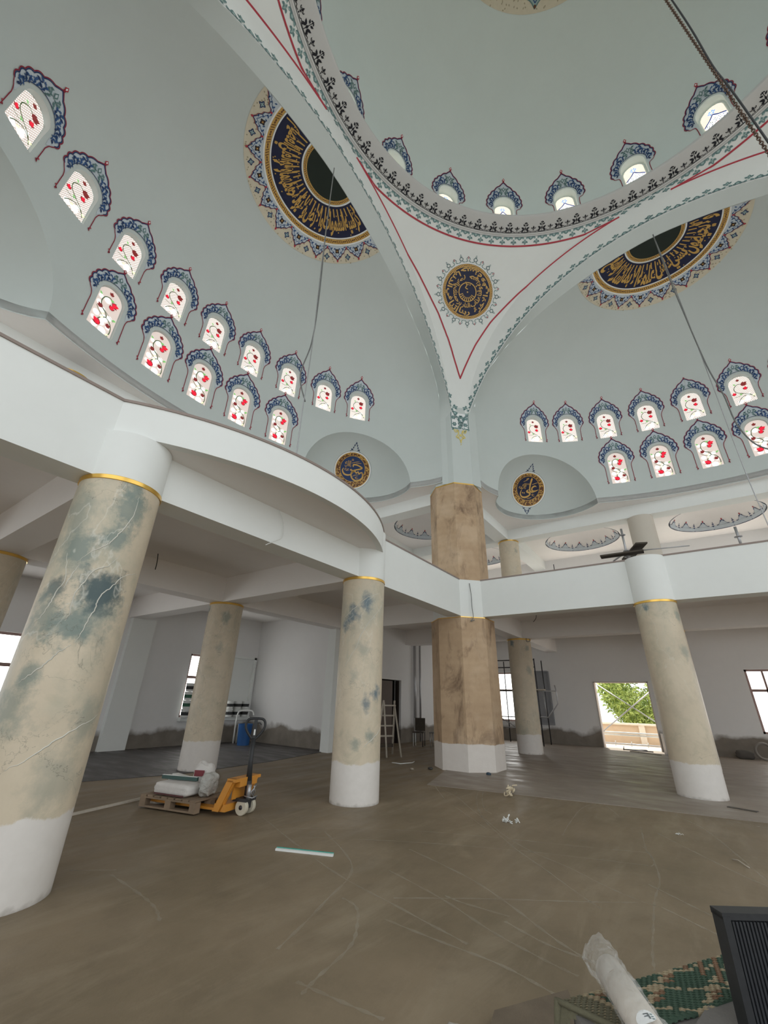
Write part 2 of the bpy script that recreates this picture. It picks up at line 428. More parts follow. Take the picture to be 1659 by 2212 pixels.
def arc_words(art, words, a_start, a_end, r_in, r_out, col, l, out_top=False, gap=0.25):
    """words follow one another clockwise or anticlockwise on a ring, letter tops towards the centre"""
    W = [text2d(shape(w), 0.03) for w in words]; W = [w for w in W if w[0]]
    tot = sum(b[1] - b[0] for _, _, b in W) + gap * (len(W) - 1); cur = 0
    for v, f, b in W:
        def fn(x, y):
            u = (cur + (b[1] - x)) / tot
            a = a_start + (a_end - a_start) * u; t = (y - b[2]) / (b[3] - b[2])
            r = (r_in + (r_out - r_in) * t) if out_top else (r_out - (r_out - r_in) * t)
            return (r * math.cos(a), r * math.sin(a))
        vv, ff = subdiv(v, f, 0.5)
        art.raw([fn(x, y) for x, y in vv], ff, col, l); cur += b[1] - b[0] + gap
def flat_word(art, w, x, y, wd, ht, col, l):
    v, f, b = text2d(shape(w), 0.02)
    if v: art.raw([(x + (p - b[0]) / (b[1] - b[0]) * wd, y + (q - b[2]) / (b[3] - b[2]) * ht) for p, q in v], f, col, l)

# ================================================================= BUILDING
CX, CY = 7.42, -7.35            # centre of the main dome
PA, PB = 0.36, -0.33            # front planes of the two great arches
RP = 0.79                       # half-width of the octagonal pier
ZG = 3.78                       # gallery beam underside
ZR = 4.82                       # gallery parapet top
# ---- floor
fl = MB().box(-9.4, 26, -26, 9.6, -0.25, 0).obj('floor', mat=M_floor())
struct(fl, 'bare brown concrete screed floor with pale scratches', 'floor')
a1 = MB().prism([(-9.2, -18), (-4.85, -18), (-4.72, -7.4), (-4.2, -5.6), (-4.35, -3), (-4.95, -0.06), (-9.2, -0.01)], 0.0, 0.012).obj('floor_screed', mat=M_aisle('dark_screed', (0.050, 0.045, 0.045), (0.125, 0.115, 0.110), 0.9, 0.4, 0.7, (.5, 1.8, 1)))
struct(a1, 'dark grey rippled screed in the left aisle behind the columns', 'floor')
a2 = MB().prism([(0.35, -2.9), (4.0, -2.2), (9, -1.5), (16, -1.0), (16, 9.4), (-4.75, 9.4), (-4.75, 6.2), (-1.2, 2.2)], 0.0, 0.010).obj('floor_screed', mat=M_aisle('grey_screed', (0.22, 0.175, 0.135), (0.36, 0.315, 0.27), -0.45, 0.34, 0.62, (.6, 1.25, 1)))
struct(a2, 'grey streaky screed under the back gallery by the open doorway', 'floor')

# ---- outer walls with openings (built as strips round the holes)
def wall_strips(mb, along, const0, const1, a0, a1, z0, z1, holes):
    """holes: (a0,a1,z0,z1); along 'x' or 'y'"""
    xs = sorted({a0, a1} | {h[0] for h in holes} | {h[1] for h in holes})
    for p, q in zip(xs, xs[1:]):
        hs = sorted([(h[2], h[3]) for h in holes if h[0] <= p + 1e-6 and h[1] >= q - 1e-6]); z = z0
        for u, w in hs + [(z1, z1)]:
            if u > z + 1e-6:
                if along == 'x': mb.box(p, q, const0, const1, z, u)
                else: mb.box(const0, const1, p, q, z, u)
            z = w
LOWH = 4.5
bh = [(-2.6, -1.15, .8, 2.92), (1.7, 3.75, 0.0, 2.5), (6.92, 8.45, .8, 2.92), (11.0, 16, .4, 3.5)]  # last opening is out of view, added to bring daylight into the back aisle
upb = [(x, x + 3.0, 5.0, 7.3) for x in (-4.2, .9, 5.8, 10.8)]  # unseen upper openings, added to light the gallery ceiling
w = MB(); wall_strips(w, 'x', 9.4, 9.75, -4.8, 17, 0, 8.3, bh + upb)
wb = struct(w.obj('wall_back', mat=LOWW), 'grey plastered back wall with a damp unpainted foot', 'wall')
lh = [(-2.92, -1.75, .85, 2.9), (-9.2, -7.7, .85, 2.95), (-17, -10.6, .4, 3.5)]  # last opening lies outside the view, added so daylight reaches the left aisle
upl = [(y, y + 3.0, 5.0, 7.3) for y in (-4.4, -9.0, -14)]  # openings hidden by the parapet, added to brighten the left gallery
w = MB(); wall_strips(w, 'y', -9.55, -9.2, -18, .3, 0, 8.3, lh + upl)
MB().box(-9.2, -9.04, -5.25, -4.5, 0, ZG).obj('pilaster', None, WHITE); tag(bpy.data.objects['pilaster'], 'pale pilaster on the left wall behind the big column', 'pilaster', kind='structure')
wl = struct(w.obj('wall_left', mat=LOWW), 'grey plastered left wall with a pilaster and damp unpainted foot', 'wall')
w = MB(); w.box(-9.2, -6.3, 0.0, 0.3, 0, 8.3); w.box(-6.3, -4.95, -.06, .3, 0, 3.72); w.box(-6.3, -4.95, 0, .3, 3.72, 8.3)
tag(MB().box(-4.95, -4.6, -0.45, 0.3, 0, ZG + .02).obj('pilaster', None, WHITE), 'pale end pilaster of the cross wall behind the blue-veined column', 'pilaster', kind='structure')
struct(w.obj('wall_side', mat=LOWW), 'grey cross wall closing the end of the left aisle', 'wall')
w = MB(); wall_strips(w, 'y', -5.15, -4.8, .3, 9.4, 0, 8.3, [(2.55, 4.1, 0, 2.32)])
struct(w.obj('wall_inner', mat=LOWW), 'grey wall behind the pier with a dark door opening', 'wall')
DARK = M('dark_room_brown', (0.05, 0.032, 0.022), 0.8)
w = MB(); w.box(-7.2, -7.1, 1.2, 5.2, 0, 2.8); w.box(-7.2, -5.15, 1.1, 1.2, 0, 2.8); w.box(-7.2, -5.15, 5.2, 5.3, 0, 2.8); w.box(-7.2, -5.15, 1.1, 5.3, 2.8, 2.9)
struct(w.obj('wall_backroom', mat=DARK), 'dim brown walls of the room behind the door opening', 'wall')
dr = thing('door_1', 'dark brown door leaf ajar in the inner wall', 'door', (-5.0, 2.57, 0), 0, kind='structure')
mb = MB().box(0, .05, 0, 1.1, 0.02, 2.28)
mb.obj('door_leaf', dr, M('door_brown', (0.085, 0.052, 0.035), 0.6))
mb = MB().box(-.02, .12, 1.42, 1.5, 0, 2.3); mb.box(-.02, .12, -0.02, .04, 0, 2.3); mb.obj('door_frame', dr, M('door_edge_dark', (0.03, 0.02, 0.015), 0.6))

# ---- shallow recesses around lower windows (blank plaster panel next to each window)
w = MB()
for (x0, x1) in ((-1.15, -0.17),):
    w.box(x0, x1, 9.392, 9.398, .8, 2.92)
w.box(x1, x1 + .06, 9.33, 9.4, .72, 2.95); w.box(-1.15, x1, 9.33, 9.4, .72, .8); w.box(-1.15, x1, 9.33, 9.4, 2.92, 2.97)
struct(w.obj('trim_1', mat=M('recess_grey', (0.30, 0.31, 0.33), 0.8)), 'grey recessed plaster panel beside the scaffold window', 'wall')
w = MB(); w.box(-9.198, -9.19, -1.75, -0.2, .85, 2.9)
w.box(-9.2, -9.1, -.2, -.1, .72, 2.98); w.box(-9.2, -9.02, -2.95, -.1, .74, .85); w.box(-9.2, -9.1, -1.75, -.1, 2.9, 2.98)
struct(w.obj('trim_2', mat=WHITE), 'pale window recess with sill in the left wall', 'trim')

# ---- plain lower windows: frame, panes with plaster spots
FRM = M('weathered_window_frame', (0.30, 0.20, 0.18), 0.6)
def M_film():
    m, nt, b = nodemat('spotted_backlit_film')
    v, raw = objco(nt)
    sp = ramp(nt, noise(nt, v, 16, 2, 0.5), 0.70, 0.73)
    c = mixc(nt, mth(nt, 'MULTIPLY', sp, 0.5), (1.0, 1.0, 0.96), (0.45, 0.45, 0.42))
    nt.links.new(c, b.inputs['Emission Color']); b.inputs['Emission Strength'].default_value = 3.0
    b.inputs['Base Color'].default_value = (0.8, 0.8, 0.8, 1)
    return m
FILM = M_film()
def plain_window(n, label, o, axis, wd, ht, cols=2, split=0.62):
    t = thing('window_%d' % n, label, 'window', o, 0 if axis == 'x' else PI / 2, kind='structure')
    f = MB()
    f.box(0, wd, -.04, .04, 0, .07); f.box(0, wd, -.04, .04, ht - .07, ht); f.box(0, .07, -.04, .04, 0, ht); f.box(wd - .07, wd, -.04, .04, 0, ht)
    f.box(0, wd, -.045, .045, ht * split - .04, ht * split + .05)
    for k in range(1, cols): f.box(wd * k / cols - .03, wd * k / cols + .03, -.045, .045, 0, ht)
    f.obj('window_frame', t, FRM)
    for k in range(cols):
        for z0, z1 in ((.07, ht * split - .04), (ht * split + .05, ht - .07)):
            MB().box(wd * k / cols + .035, wd * (k + 1) / cols - .035, -.008, .008, z0, z1).obj('pane', t, FILM)
    return t
plain_window(1, 'bright window behind the scaffold frame at the back wall', (-2.6, 9.5, .8), 'x', 1.45, 2.12)
plain_window(2, 'spotted window with red-brown frame at the right edge of the back wall', (6.92, 9.5, .8), 'x', 1.53, 2.12, 3, .66)
plain_window(3, 'bright window half hidden behind the second-row column', (-9.3, -2.92, .85), 'y', 1.17, 2.05)
plain_window(4, 'glaring spotted window at the far left edge', (-9.3, -9.2, .85), 'y', 1.5, 2.1)

# ---- gallery slab, beams, parapets
SL = MB()
SL.prism([(-9.2, -18), (-.08, -18), (-.08, -.1), (17, -.1), (17, 9.4), (-9.2, 9.4)], 4.42, 4.6)
struct(SL.obj('ceiling', mat=SOFF), 'plain plaster ceiling over the lower aisles', 'ceiling')
def beam(name, x0, x1, y0, y1, z0, z1, label, mat=SOFF):
    return struct(MB().box(x0, x1, y0, y1, z0, z1).obj(name, mat=mat), label, 'beam')
bw = .24
for i, y in enumerate((-14.6, -9.87, -5.08)):
    beam('beam', -9.2, 0.0, y - bw, y + bw, ZG + .002, 4.42, 'plaster cross beam over the left aisle, %s' % ('off to the left', 'above the big near column', 'above the second-row column')[i])
beam('beam', -4.6, -.6, -.26, .22, ZG + .002, 4.42, 'plaster cross beam from the cross wall to the pier')
beam('beam', -4.53 - bw, -4.53 + bw, -18, -.5, ZG + .004, 4.42, 'long plaster beam over the second row of columns')
beam('beam', -4.8, 17, 4.65 - bw, 4.65 + bw, ZG + .004, 4.42, 'long plaster beam over the back row of columns')
for i, x in enumerate((.15, 4.96, 9.7)):
    beam('beam', x - bw, x + bw, (.79, -.1, -.1)[i], 9.4, ZG + .002, 4.42, 'plaster cross beam over the back aisle, %s' % ('next to the pier', 'above the right column', 'beyond the right edge')[i])
COPE = M('brown_coping', (0.27, 0.215, 0.19), 0.6)
def parapet(name, boxes, cope, label):
    t = thing(name, label, 'parapet', kind='structure')
    m = MB()
    for b in boxes: m.box(*b)
    m.obj('fascia', t, WHITE)
    m = MB()
    for b in cope: m.box(*b)
    m.obj('coping', t, COPE)
parapet('parapet', [(-.08, .33, -18, -.79, ZG, ZR)], [(.10, .345, -10.2, -10.25 + .05, ZR, ZR + .035), (.10, .345, -18, -10.2, ZR, ZR + .035), (.10, .345, -4.7, -.79, ZR, ZR + .035)], 'long white gallery parapet on the left side')
parapet('parapet', [(.79, 17, -.33, .08, ZG, ZR)], [(.79, 17, -.345, -.10, ZR, ZR + .035)], 'long white gallery parapet at the back')
# bowed balcony
t = thing('balcony', 'white bowed balcony bulging out between the two near columns', 'balcony', kind='structure')
Rb, cxb, cyb = 4.55, 1.28 - 4.55, -7.43
def barc(R, z0, z1, Ri, n=40):
    a = math.acos((.33 - cxb) / Rb)
    m = MB(); P = []
    for k in range(n + 1):
        q = -a + 2 * a * k / n
        P += [(cxb + r * math.cos(q), cyb + r * math.sin(q), z) for r, z in ((R, z0), (R, z1), (Ri, z1), (Ri, z0))]
    F = []
    for k in range(n):
        for j in range(4): F.append((k * 4 + j, k * 4 + (j + 1) % 4, k * 4 + 4 + (j + 1) % 4, k * 4 + 4 + j))
    F += [(3, 2, 1, 0), (n * 4, n * 4 + 1, n * 4 + 2, n * 4 + 3)]
    return m.add(P, F, None, True)
barc(Rb, 4.36, ZR, Rb - .12).obj('fascia', t, WHITE, 40)
barc(Rb + .015, ZR, ZR + .035, Rb - .14).obj('coping', t, COPE, 40)
a = math.acos((.33 - cxb) / Rb)
MB().prism([(cxb + (Rb - .11) * math.cos(-a + 2 * a * k / 30), cyb + (Rb - .11) * math.sin(-a + 2 * a * k / 30)) for k in range(31)], 4.365, 4.5).obj('soffit', t, SOFF)

# ---- columns
def column(label, x, y, z0, z1, mat, drum=None, r=.42, ring=True, group=None):
    t = thing('column', label, 'column', (x, y, z0), 0, group, 'structure')
    h = z1 - z0
    MB().lathe([(r, 0), (r, h * .33), (r, h * .66), (r, h)], 48, closed=True).obj('shaft', t, mat, 40)
    if ring: MB().lathe([(r - .01, h - .055), (r + .012, h - .05), (r + .012, h - .005), (r - .01, h)], 48, closed=True).obj('gold_ring', t, GOLD, 40)
    if drum: MB().lathe([(r + .004, h + .001), (r + .004, drum - z0)], 48, closed=True).obj('drum', t, WHITE, 40)
    return t
column('huge cream marbled column with blue-green patches, nearest on the left', .17, -9.87, 0, ZG, MARB, 4.36)
column('cream marbled column with blue veins between pallet truck and pier', .17, -5.08, 0, ZG, MARBB, ZR)
column('leaning-looking drab beige column at the right under the back gallery', 4.96, -.2, 0, ZG, MARB2, ZR + .012)
column('drab column behind the pallet truck in the left aisle', -4.53, -5.0, 0, ZG, MARB2)
column('slim drab column beside the scaffold frame at the back', .17, 4.65, 0, ZG, MARB2)
column('drab column hidden right behind the right-hand column', 5.0, 4.62, 0, ZG, MARB2)
column('drab column cut by the left edge of the view', -4.53, -9.85, 0, ZG, MARB2)
CREAM = M_wall('cream_column_paint', (0.60, 0.55, 0.48))
column('stubby grey marbled column on the back gallery', .17, 4.65, 4.6, 7.72, MARB2, ring=True, r=.40)
column('plain cream column on the back gallery beside the scaffold boards', 5.0, 4.62, 4.6, 7.72, CREAM, ring=False, r=.40)
column('plain upper gallery column right of the boards', 9.8, 4.62, 4.6, 7.72, CREAM, ring=False, r=.40)
column('upper gallery column with gold ring hidden behind the left parapet', -4.35, -9.95, 4.6, 7.72, MARB2, r=.40)
# ---- pier
def octo(r, rot=22.5): R = r / math.cos(math.radians(22.5)); return [(R * math.cos(math.radians(rot + 45 * k)), R * math.sin(math.radians(rot + 45 * k))) for k in range(8)]
def pier(x, y, label):
    t = thing('pier', label, 'pier', (x, y, 0), kind='structure')
    MB().prism(octo(.855), 0, ZG - .05).obj('lower_shaft', t, BURL)
    m = MB().prism(octo(.80), ZG - .03, ZR + .01); m.obj('collar', t, WHITE)
    MB().prism(octo(.865), ZG - .052, ZG - .03).obj('gold_ring', t, GOLD)
    MB().prism(octo(.802), ZR + .01, 8.02).obj('upper_shaft', t, BURL2)
    MB().prism(octo(.806), 8.02, 8.06).obj('gold_ring', t, GOLD)
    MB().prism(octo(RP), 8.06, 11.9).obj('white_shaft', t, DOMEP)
    tag(t, cat='pier')
    return t
pier(0, 0, 'massive octagonal pier in brown primer with white foot and collar')
for x, y, l in ((2 * CX, 0, 'octagonal pier beyond the right edge'), (0, 2 * CY, 'octagonal pier beyond the left edge'), (2 * CX, 2 * CY, 'octagonal pier behind the viewer')):
    pier(x, y, l)

# ---- half-dome geometry (side B local: arch plane y, goes back in +y; side A is its mirror)
ZT = 15.44
def sw(z): return 6.5 if z < 11.5 else 6.5 * max(0, 1 - ((z - 11.5) / 3.94) ** 1.7) ** (1 / 1.7)
def sd(z): return 4.1 * max(0, 1 - (max(0, z - 9) / 6.44) ** 3) ** (1 / 3)
def semi_solid(cx, zb, top=ZT):
    zs = [zb, 8.6, 9.4, 10.2, 10.96, 11.4, 11.9, 12.4, 12.9, 13.4, 13.8, 14.2] + [ZT - 1.24 * (1 - k / 12) ** 2.2 for k in range(1, 12)] + [ZT - .002]
    m = MB(); n = 72; P = []
    for z in zs:
        for k in range(n + 1):
            th = PI * k / n; P.append((cx - max(sw(z), .02) * math.cos(th), .05 + max(sd(z), .02) * math.sin(th), z))
    L = len(zs); F = []
    for i in range(L - 1):
        for k in range(n): q = i * (n + 1) + k; F.append((q, q + n + 1, q + n + 2, q + 1))
        q = i * (n + 1); F.append((q, q + n, q + 2 * n + 1, q + n + 1))
    F += [tuple(range(n + 1)), tuple(range((L - 1) * (n + 1), L * (n + 1)))[::-1]]
    return m.add(P, F, None, True)
def exedra_solid(x, y, zb=8.05, n=48):
    prof = [(1.84, zb)] + [(1.84 * math.cos(a), 8.15 + 2.15 * math.sin(a)) for a in [PI / 2 * k / 16 for k in range(16)]] + [(.03, 10.2998)]
    return MB().lathe(prof, n, c=(x, y), closed=True)
def arch_poly(hw, zs, z0, n=14):      # half width, spring height, sill
    return [(-hw, z0), (hw, z0)] + [(hw * math.cos(PI * k / n), zs + hw * math.sin(PI * k / n)) for k in range(n + 1)]
def niche_solid(P, t, nrm, hw, zs, z0, din, dout):
    poly = arch_poly(hw, zs, z0); m = MB(); n = len(poly)
    vs = [Vector(P) + t * u + nrm * d + Vector((0, 0, v)) for d in (-din, dout) for u, v in poly]
    return m.add(vs, [tuple(range(n)), tuple(range(n, 2 * n))[::-1]] + [(i, n + i, n + (i + 1) % n, (i + 1) % n) for i in range(n)])
def sideT(s):
    return (lambda p: Vector(p)) if s == 'B' else (lambda p: Vector((-p[1], -p[0], p[2])))
def tmb(mb, f, flip):
    o = MB(); o.v = [tuple(f(v)) for v in mb.v]; o.f = [t[::-1] for t in mb.f] if flip else list(mb.f); o.m = list(mb.m); o.sm = list(mb.sm); o.mats = list(mb.mats)
    return o
def joinmb(L):
    o = MB()
    for m in L: o.add(m.v, m.f)
    return o
def shell(ctr, m):                     # give it a flat visible lining
    pass
ceil_cut = []
SEMI = {}
for s in 'AB':
    cx = CX if s == 'B' else -CY
    T = sideT(s); fl_ = s == 'A'
    base = semi_solid(cx, 8.15)
    SEMI[s] = bvh(tmb(base, T, fl_))
    ex = [(2.55, 2.25), (2 * cx - 2.55, 2.25)]
    exs = [exedra_solid(x, y) for x, y in ex]
    SEMI[s + 'x'] = bvh(tmb(joinmb(exs), T, fl_))
    wins = []
    for row, xs, zb_, zs_ in (('upper', (2.34, 3.45, 4.72, 6.06, cx), 10.82, 11.64), ('lower', (4.76, 6.09, cx), 8.87, 9.87)):
        full = list(xs) + [2 * cx - x for x in xs[:-1][::-1]]
        for i, x in enumerate(full):
            zm = zb_ + .5; c = max(-.999, min(.999, (cx - x) / sw(zm))); th = math.acos(c)
            P = Vector((cx - sw(zm) * math.cos(th), .05 + sd(zm) * math.sin(th), 0))
            nrm = Vector((-math.cos(th) / sw(zm), math.sin(th) / sd(zm), 0)).normalized()
            tt = Vector((nrm.y, -nrm.x, 0))
            wins.append((row, i, P, nrm, tt, zb_, zs_))
    cut = joinmb([niche_solid(P, tt, nrm, .30, zs_, zb_, .9, .075) for _, _, P, nrm, tt, zb_, zs_ in wins])
    bm_ = tmb(base, T, fl_).mesh('b'); u = boolean(bm_, [tmb(m, T, fl_).mesh('c') for m in exs] + [tmb(cut, T, fl_).mesh('w')], 'UNION')
    ax = 1 if s == 'B' else 0; sg = 1 if s == 'B' else -1
    def test(f):
        c = f.calc_center_median(); n = f.normal
        return (c.z < 8.16 and abs(n.z) > .9) or c.z < 8.15 or (abs(c[ax] * sg - .05) < .004 and abs(n[ax]) > .95)
    drop_faces(u, test)
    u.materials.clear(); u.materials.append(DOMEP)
    for p in u.polygons: p.use_smooth = True
    u.set_sharp_from_angle(angle=math.radians(28))
    o = mobj(u, 'half_dome'); struct(o, ('left', 'right')[s == 'B'] + ' half dome with two rows of small arched windows', 'half dome')
    SEMI[s + 'o'] = o; SEMI[s + 'w'] = wins; SEMI[s + 'cx'] = cx
    ceil_cut += [tmb(semi_solid(cx, 8.0), T, fl_).mesh('k')] + [tmb(m, T, fl_).mesh('k2') for m in exs]
    # arch soffit
    a0, b0 = math.acos(6.63 / 7.25), math.acos(6.5 / 7.25); P = []; n = 60
    fy = PB if s == 'B' else -PA
    pf = [(6.63, 8.06)] + [(7.25 * math.cos(a0 + (PI - 2 * a0) * k / n), 7.39 + 8.33 * math.sin(a0 + (PI - 2 * a0) * k / n)) for k in range(n + 1)] + [(-6.63, 8.06)]
    def bk(c_, z_):
        z_ = min(ZT - .003, 7.39 + (z_ - 7.39) * 8.05 / 8.33); return (math.copysign(sw(z_), c_) if abs(c_) > .01 else 0, z_)
    pb = [(6.5, 8.06)] + [bk(c_, z_) for c_, z_ in pf[1:-1]] + [(-6.5, 8.06)]
    for (u1, z1), (u2, z2) in zip(pf, pb): P += [(cx - u1, fy, z1), (cx - u2, .055, z2)]
    m = MB().add(P, [(2 * k, 2 * k + 1, 2 * k + 3, 2 * k + 2) for k in range(n + 2)], None, True)
    struct(tmb(m, T, fl_).obj('arch_soffit', mat=DOMEP), ('left', 'right')[s == 'B'] + ' great arch, plain underside', 'arch')
# upper gallery ceiling with the voids of both half domes and the small domes cut out
GD = [(2.62, 7.15), (7.35, 7.15), (-2.2, 7.1), (-2.3, 2.35), (-7.1, -2.6), (-7.1, -7.35), (12.1, 7.15)]
slab = MB().prism([(-9.2, -18), (-.06, -18), (-.06, .06), (17, .06), (17, 9.4), (-9.2, 9.4)], 8.17, 8.36)
cyl = joinmb([MB().lathe([(1.5, 8.0), (1.5, 8.6)], 48, c=c, closed=True) for c in GD])
u = boolean(slab.mesh('slab'), ceil_cut + [cyl.mesh('cy')], 'DIFFERENCE')
u.materials.clear(); u.materials.append(SOFF)
struct(mobj(u, 'ceiling'), 'flat plaster ceiling of the upper gallery with round openings', 'ceiling')
ub = MB()
beam('beam', -4.35, 17, 4.36, 4.90, 7.72, 8.17, 'upper beam on the back gallery columns', WHITE)
beam('beam', -4.90, -4.36, -18, 4.36, 7.72, 8.17, 'upper beam on the left gallery columns', WHITE)
beam('beam', -.28, .28, .7, 4.36, 7.74, 8.17, 'short upper beam from the pier towards the back wall', WHITE)
beam('beam', -4.36, -.7, -.28, .28, 7.74, 8.17, 'short upper beam from the pier to the left', WHITE)
for i, x in enumerate((.15, 4.98, 9.8)):
    beam('beam', x - .27, x + .27, 4.9, 9.4, 7.74, 8.17, 'upper cross beam to the back wall, %s' % ('left', 'middle', 'right')[i], WHITE)
for i, y in enumerate((-5, -9.8)):
    beam('beam', -9.2, -4.9, y - .27, y + .27, 7.74, 8.17, 'upper cross beam to the left wall, %s' % ('far', 'near')[i], WHITE)

# ---- pendentives
def zsph(r): return 10.2 + math.sqrt(max(0, 9.7 ** 2 - r * r))
RR = 7.02
def rmax(ph):
    c, s_ = math.cos(ph), math.sin(ph)
    rx = (CX - PA) / abs(c) if abs(c) > 1e-6 else 1e9; ry = (PB - CY) / abs(s_) if abs(s_) > 1e-6 else 1e9
    d = (math.hypot(CX, CY) - RP) / abs(math.cos(((ph - PI / 4) % (PI / 2)) if False else min(abs(((ph - PI / 4 - k * PI / 2 + PI) % (2 * PI)) - PI) for k in range(4))))
    return (min(rx, ry, d), 'd' if d < min(rx, ry) else ('x' if rx < ry else 'y'))
def zarch(ph):
    r, k = rmax(ph)
    if k == 'd': return zsph(r) - .25
    u_ = abs(r * math.sin(ph)) if k == 'x' else abs(r * math.cos(ph))
    if u_ > 6.63: return 10.7
    return 7.39 + 8.33 * math.sqrt(1 - (u_ / 7.25) ** 2)
def pend(q):
    m = MB(); P = []; n = 90; nr = 22; nz = 6
    for i in range(n + 1):
        ph = PI / 2 * (q + i / n); rm, k = rmax(ph); za = zarch(ph)
        col = [(RR + (rm - RR) * j / nr, zsph(RR + (rm - RR) * j / nr)) for j in range(nr + 1)]
        zt = col[-1][1]; col += [(rm, zt + (min(za, zt) - zt) * j / nz) for j in range(1, nz + 1)]
        P += [(CX + r * math.cos(ph), CY + r * math.sin(ph), z) for r, z in col]
    L = nr + nz + 1
    return m.add(P, [(i * L + j, i * L + j + 1, (i + 1) * L + j + 1, (i + 1) * L + j) for i in range(n) for j in range(L - 1)], None, True)
PW = joinmb([pend(q) for q in range(4)])
shaftm = MB()
for px_, py_ in ((0, 0), (2 * CX, 0), (0, 2 * CY)):
    shaftm.prism([(px_ + a, py_ + b) for a, b in octo(RP)], 8.06, 11.9)
PW.add(shaftm.v, shaftm.f)
PENDB = bvh(PW)
PEN = {}
for q, l in ((0, 'pendentive at the upper right'), (1, 'pendentive above the central pier'), (2, 'pendentive at the upper left'), (3, 'pendentive behind the viewer')):
    PEN[q] = struct(pend(q).obj('pendentive', mat=WHITE, sharp=25), l + (', white triangle with gold medallion' if q == 1 else ''), 'pendentive')
# ---- cornice and main dome
cor = MB().lathe([(RR + .02, 16.86), (RR + .02, 16.90), (RR - .05, 16.92), (6.50, 17.03), (6.45, 17.06), (6.445, 17.12), (6.47, 17.19), (6.6, 17.2), (7.12, 17.2)], 144)
cornice = struct(cor.obj('cornice', mat=M_wall('cornice_paint', (0.60, 0.60, 0.59)), sharp=30), 'ring cornice under the main dome with black painted palmettes', 'cornice')
def dome_r(z): return 7.08 if z < 18 else 7.08 * math.sqrt(max(0, 1 - ((z - 18) / 6) ** 2))
prof = [(7.08, 17.15), (7.08, 17.6), (7.08, 18)] + [(7.08 * math.cos(a), 18 + 6 * math.sin(a)) for a in [PI / 2 * k / 40 for k in range(1, 40)]] + [(.02, 23.9999)]
dm = MB().lathe(prof, 120, c=(CX, CY), closed=True)
cor_o = cornice; cor_o.location = (CX, CY, 0)
DOMEB = bvh(dm)
dcut = []; DW = []
for k in range(20):
    a = math.radians(89.3 + 18 * k); nrm = Vector((math.cos(a), math.sin(a), 0)); tt = Vector((nrm.y, -nrm.x, 0))
    P = Vector((CX, CY, 0)) + nrm * 7.08; DW.append((a, P, nrm, tt)); dcut.append(niche_solid(P, tt, nrm, .37, 18.75, 17.35, 1.0, .16))
u = boolean(dm.mesh('dm'), [joinmb(dcut).mesh('dc')], 'UNION')
drop_faces(u, lambda f: f.calc_center_median().z < 17.16)
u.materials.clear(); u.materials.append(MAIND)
for p in u.polygons: p.use_smooth = True
u.set_sharp_from_angle(angle=math.radians(28))
dome = struct(mobj(u, 'dome'), 'great central dome with a ring of arched windows', 'dome')
# ---- small gallery domes
def gdr(z): return 1.5 * math.sqrt(max(0, 1 - ((z - 8.17) / 1.0) ** 2))
GDO = []
for i, c in enumerate(GD):
    pr = [(1.5 * math.cos(a_), 8.17 + 1.0 * math.sin(a_)) for a_ in [PI / 2 * k / 16 for k in range(16)]] + [(.01, 9.17)]
    o = MB().lathe(pr, 48).obj('small_dome', mat=SOFF, loc=(c[0], c[1], 0))
    struct(o, 'shallow gallery dome with painted crown border, %s' % ('left of the cream column', 'right of the cream column', 'seen between pier and stubby column', 'seen left of the pier', 'over the left gallery, far', 'over the left gallery, near', 'beyond the right edge')[i], 'dome')
    GDO.append((o, c))

# ================================================================= PAINTED ORNAMENT AND STAINED GLASS
def glow(name, c, st):
    m, nt, b = nodemat(name)
    v, _ = objco(nt)
    k = mixc(nt, noise(nt, v, 25, 3), tuple(x * .8 for x in c), tuple(min(1, x * 1.15) for x in c))
    nt.links.new(k, b.inputs['Emission Color']); b.inputs['Emission Strength'].default_value = st
    nt.links.new(k, b.inputs['Base Color']); b.inputs['Roughness'].default_value = .2
    return m
GS = 1.0
PAL.update(g_red=glow('red_glass', (0.55, 0.01, 0.03), .75 * GS), g_dred=glow('dark_red_glass', (0.16, 0.02, 0.02), .6 * GS), g_green=glow('green_glass', (0.15, 0.42, 0.12), .6 * GS),
           g_vine=glow('vine_leading', (0.07, 0.10, 0.05), .5 * GS), g_yel=glow('yellow_green_glass', (0.75, 0.85, 0.40), .9 * GS), g_white=glow('clear_glass', (1, 1, .97), .75 * GS),
           g_blue=glow('blue_glass', (0.10, 0.32, 0.75), .7 * GS), g_navy=glow('deep_blue_glass', (0.03, 0.06, 0.22), .5 * GS))
def M_lattice(name, hole, web, scale, st, rad=.36, rot=0.0):
    m, nt, b = nodemat(name)
    v, _ = objco(nt, (scale, scale, scale), (0, rot, 0))
    sp = N(nt, 'ShaderNodeSeparateXYZ'); nt.links.new(v, sp.inputs[0])
    fx = mth(nt, 'SUBTRACT', mth(nt, 'FRACT', sp.outputs[0]), .5); fz = mth(nt, 'SUBTRACT', mth(nt, 'FRACT', sp.outputs[2]), .5)
    d = mth(nt, 'SQRT', mth(nt, 'ADD', mth(nt, 'MULTIPLY', fx, fx), mth(nt, 'MULTIPLY', fz, fz)))
    k = ramp(nt, d, rad, rad + .08)
    c = mixc(nt, k, hole, web)
    nt.links.new(c, b.inputs['Emission Color']); b.inputs['Emission Strength'].default_value = st
    b.inputs['Base Color'].default_value = (.5, .45, .4, 1)
    return m
LAT_UP = M_lattice('pierced_lattice_glass', (1, .99, .95), (.28, .21, .18), 23, .80, .30, .785)
LAT_LO = M_lattice('frosted_pinkish_glass', (.74, .62, .57), (.60, .49, .45), 45, .50, .33)
LAT_DM = M_lattice('pierced_amber_lattice', (1, .93, .78), (.45, .33, .22), 22, 1.0, .30, .6)
